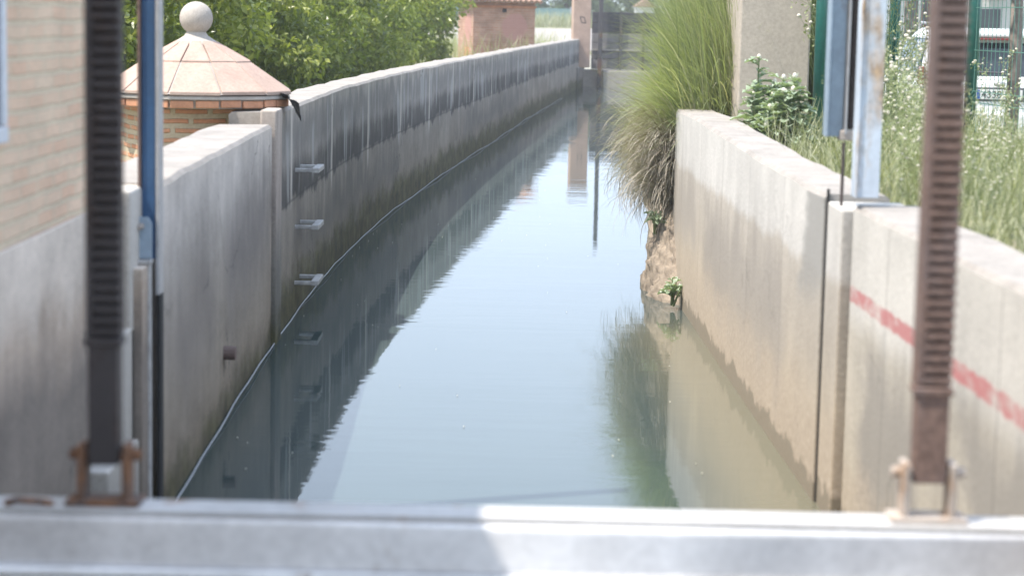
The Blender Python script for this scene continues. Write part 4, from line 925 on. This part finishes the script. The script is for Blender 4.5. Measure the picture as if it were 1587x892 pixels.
m = MB(); m.box((-.66, .1, 1.42), (.66, .42, 1.475)); sp_ = m.build('spoiler', M['white_car'], car, .02); m = MB(); m.box((-.22, .085, 1.39), (.22, .2, 1.412)); m.build('brake_light', M['red_lens'], sp_, .006)
m = MB(); m.box((-.87, -.12, .34), (.87, .1, .58)); m.box((-.6, -.135, .3), (.6, -.02, .4)); m.build('bumper', M['white_car'], car, .04, seg=3)
m = MB(); m.box((-.32, -.055, .70), (.32, .03, .86)); m.build('plate_recess', M['car_grey'], car, .01)
m = MB(); m.box((-.26, -.072, .725), (.26, -.058, .835)); pt_ = m.build('number_plate', M['plate_white'], car, .004)
m = MB(); m.box((-.257, -.0745, .728), (-.22, -.0725, .832)); m.build('blue_band', M['blue_lens'], pt_)
cu = bpy.data.curves.new('plate_text', 'FONT'); cu.body = '4338 LC'; cu.size = .115; cu.extrude = .002; cu.align_x = 'LEFT'
to = bpy.data.objects.new('t', cu); C.objects.link(to); dg = bpy.context.evaluated_depsgraph_get(); tm = bpy.data.meshes.new_from_object(to.evaluated_get(dg)); bpy.data.objects.remove(to)
tm.materials.clear(); tm.materials.append(M['ink']); to = bpy.data.objects.new('plate_text', tm); C.objects.link(to); to.parent = pt_; to.rotation_euler = (R(90), 0, 0); to.location = (-.205, -.0745, .742)
m = MB(); m.lathe([(.001, 0), (.055, .004), (.05, .012), (.001, .014)], 24); bd = m.build('badge', M['galv'], car, 0, True); bd.rotation_euler = (R(90), 0, 0); bd.location = (0, -.05, .90); bd.scale = (1.25, .65, 1)
m = MB(); m.tube([(-.5, .05, 1.0), (-.15, .08, 1.03), (.05, .08, 1.02)], .01, 6); m.build('wiper', M['car_grey'], car)

# second parked car's blue tail beside the trunk
# ------------------------------------------------------------------ street trees, hedge and house behind the car
def street_tree(label, x, y, z, r0, hgt, seed):
    t_ = make_tree(seed, label, 1.7, 2.55, 4.9, 9000, 70, .12, 'orange_leaf', 2.4, r0, 'bark', 'street_tree', (x, y, z), (.25, .5)); return t_
street_tree('street tree with a rough grey trunk in front of the white car', P(1569, 100, 19.6).x, 19.6, rightg(4.8, 19.6), .062, 4, 31)
street_tree('street tree with a thin trunk beyond the white car', P(1410, 40, 33).x, 33, .45, .12, 4, 32)
hs = thing('white_house', 'white house with a dark window and green awning behind the parked car', 'house', (0, 42, .4))
hx0 = P(1342, 30, 42).x
m = MB(); m.box((hx0, 0, 0), (hx0 + 14, 6, 5)); m.build('wall', M['white_house'], hs)
m = MB(); m.box((hx0 - .2, -.2, 5.002), (hx0 + 14.2, 6.2, 5.2)); m.build('roof', M['roof_tile'], hs)
m = MB(); wa, wb = P(1519, 30, 42), P(1546, 30, 42); m.box((wa.x - .05, -.03, P(1530, 44, 42).z - .4), (wb.x + .05, .1, P(1530, 14, 42).z - .4)); wf = m.build('window', M['dark_window'], hs)
m = MB(); m.add([(wa.x - .1, -.02, 2.75), (wb.x + .15, -.02, 2.75), (wb.x + .15, -.5, 2.25), (wa.x - .1, -.5, 2.25), (wa.x - .1, -.02, 2.70), (wb.x + .15, -.02, 2.70), (wb.x + .15, -.48, 2.2), (wa.x - .1, -.48, 2.2)], [(0, 1, 2, 3), (7, 6, 5, 4), (0, 4, 5, 1), (1, 5, 6, 2), (2, 6, 7, 3), (3, 7, 4, 0)]); m.build('awning', M['awning'], hs)
m = MB()
for k in range(8):
    q = hx0 + .08 + k * .2; m.box((q - .02, -.012, .3), (q + .02, .004, 3.2))
m.build('wall_grille', M['galv'], hs)
m = MB(); q = P(1437, 20, 38).x; m.box((q - .1, 37.9, .4), (q + .1, 38.1, 4.2)); m.tube([(q, 38, 4.2), (q, 38, 4.35)], .06, 10); tag(m.build('street_post', M['dark_iron'], None, .02), 'dark square post standing before the white house', 'post')
hd = make_tree(51, 'low rounded hedge bush before the white house wall', 1.0, 0.0, 1.4, 7000, 60, .09, 'far_leaf', .3, .05, name='hedge_bush', loc=(P(1372, 80, 36).x, 36, .4), cr_=(.2, .35)); hd['category'] = 'bush'
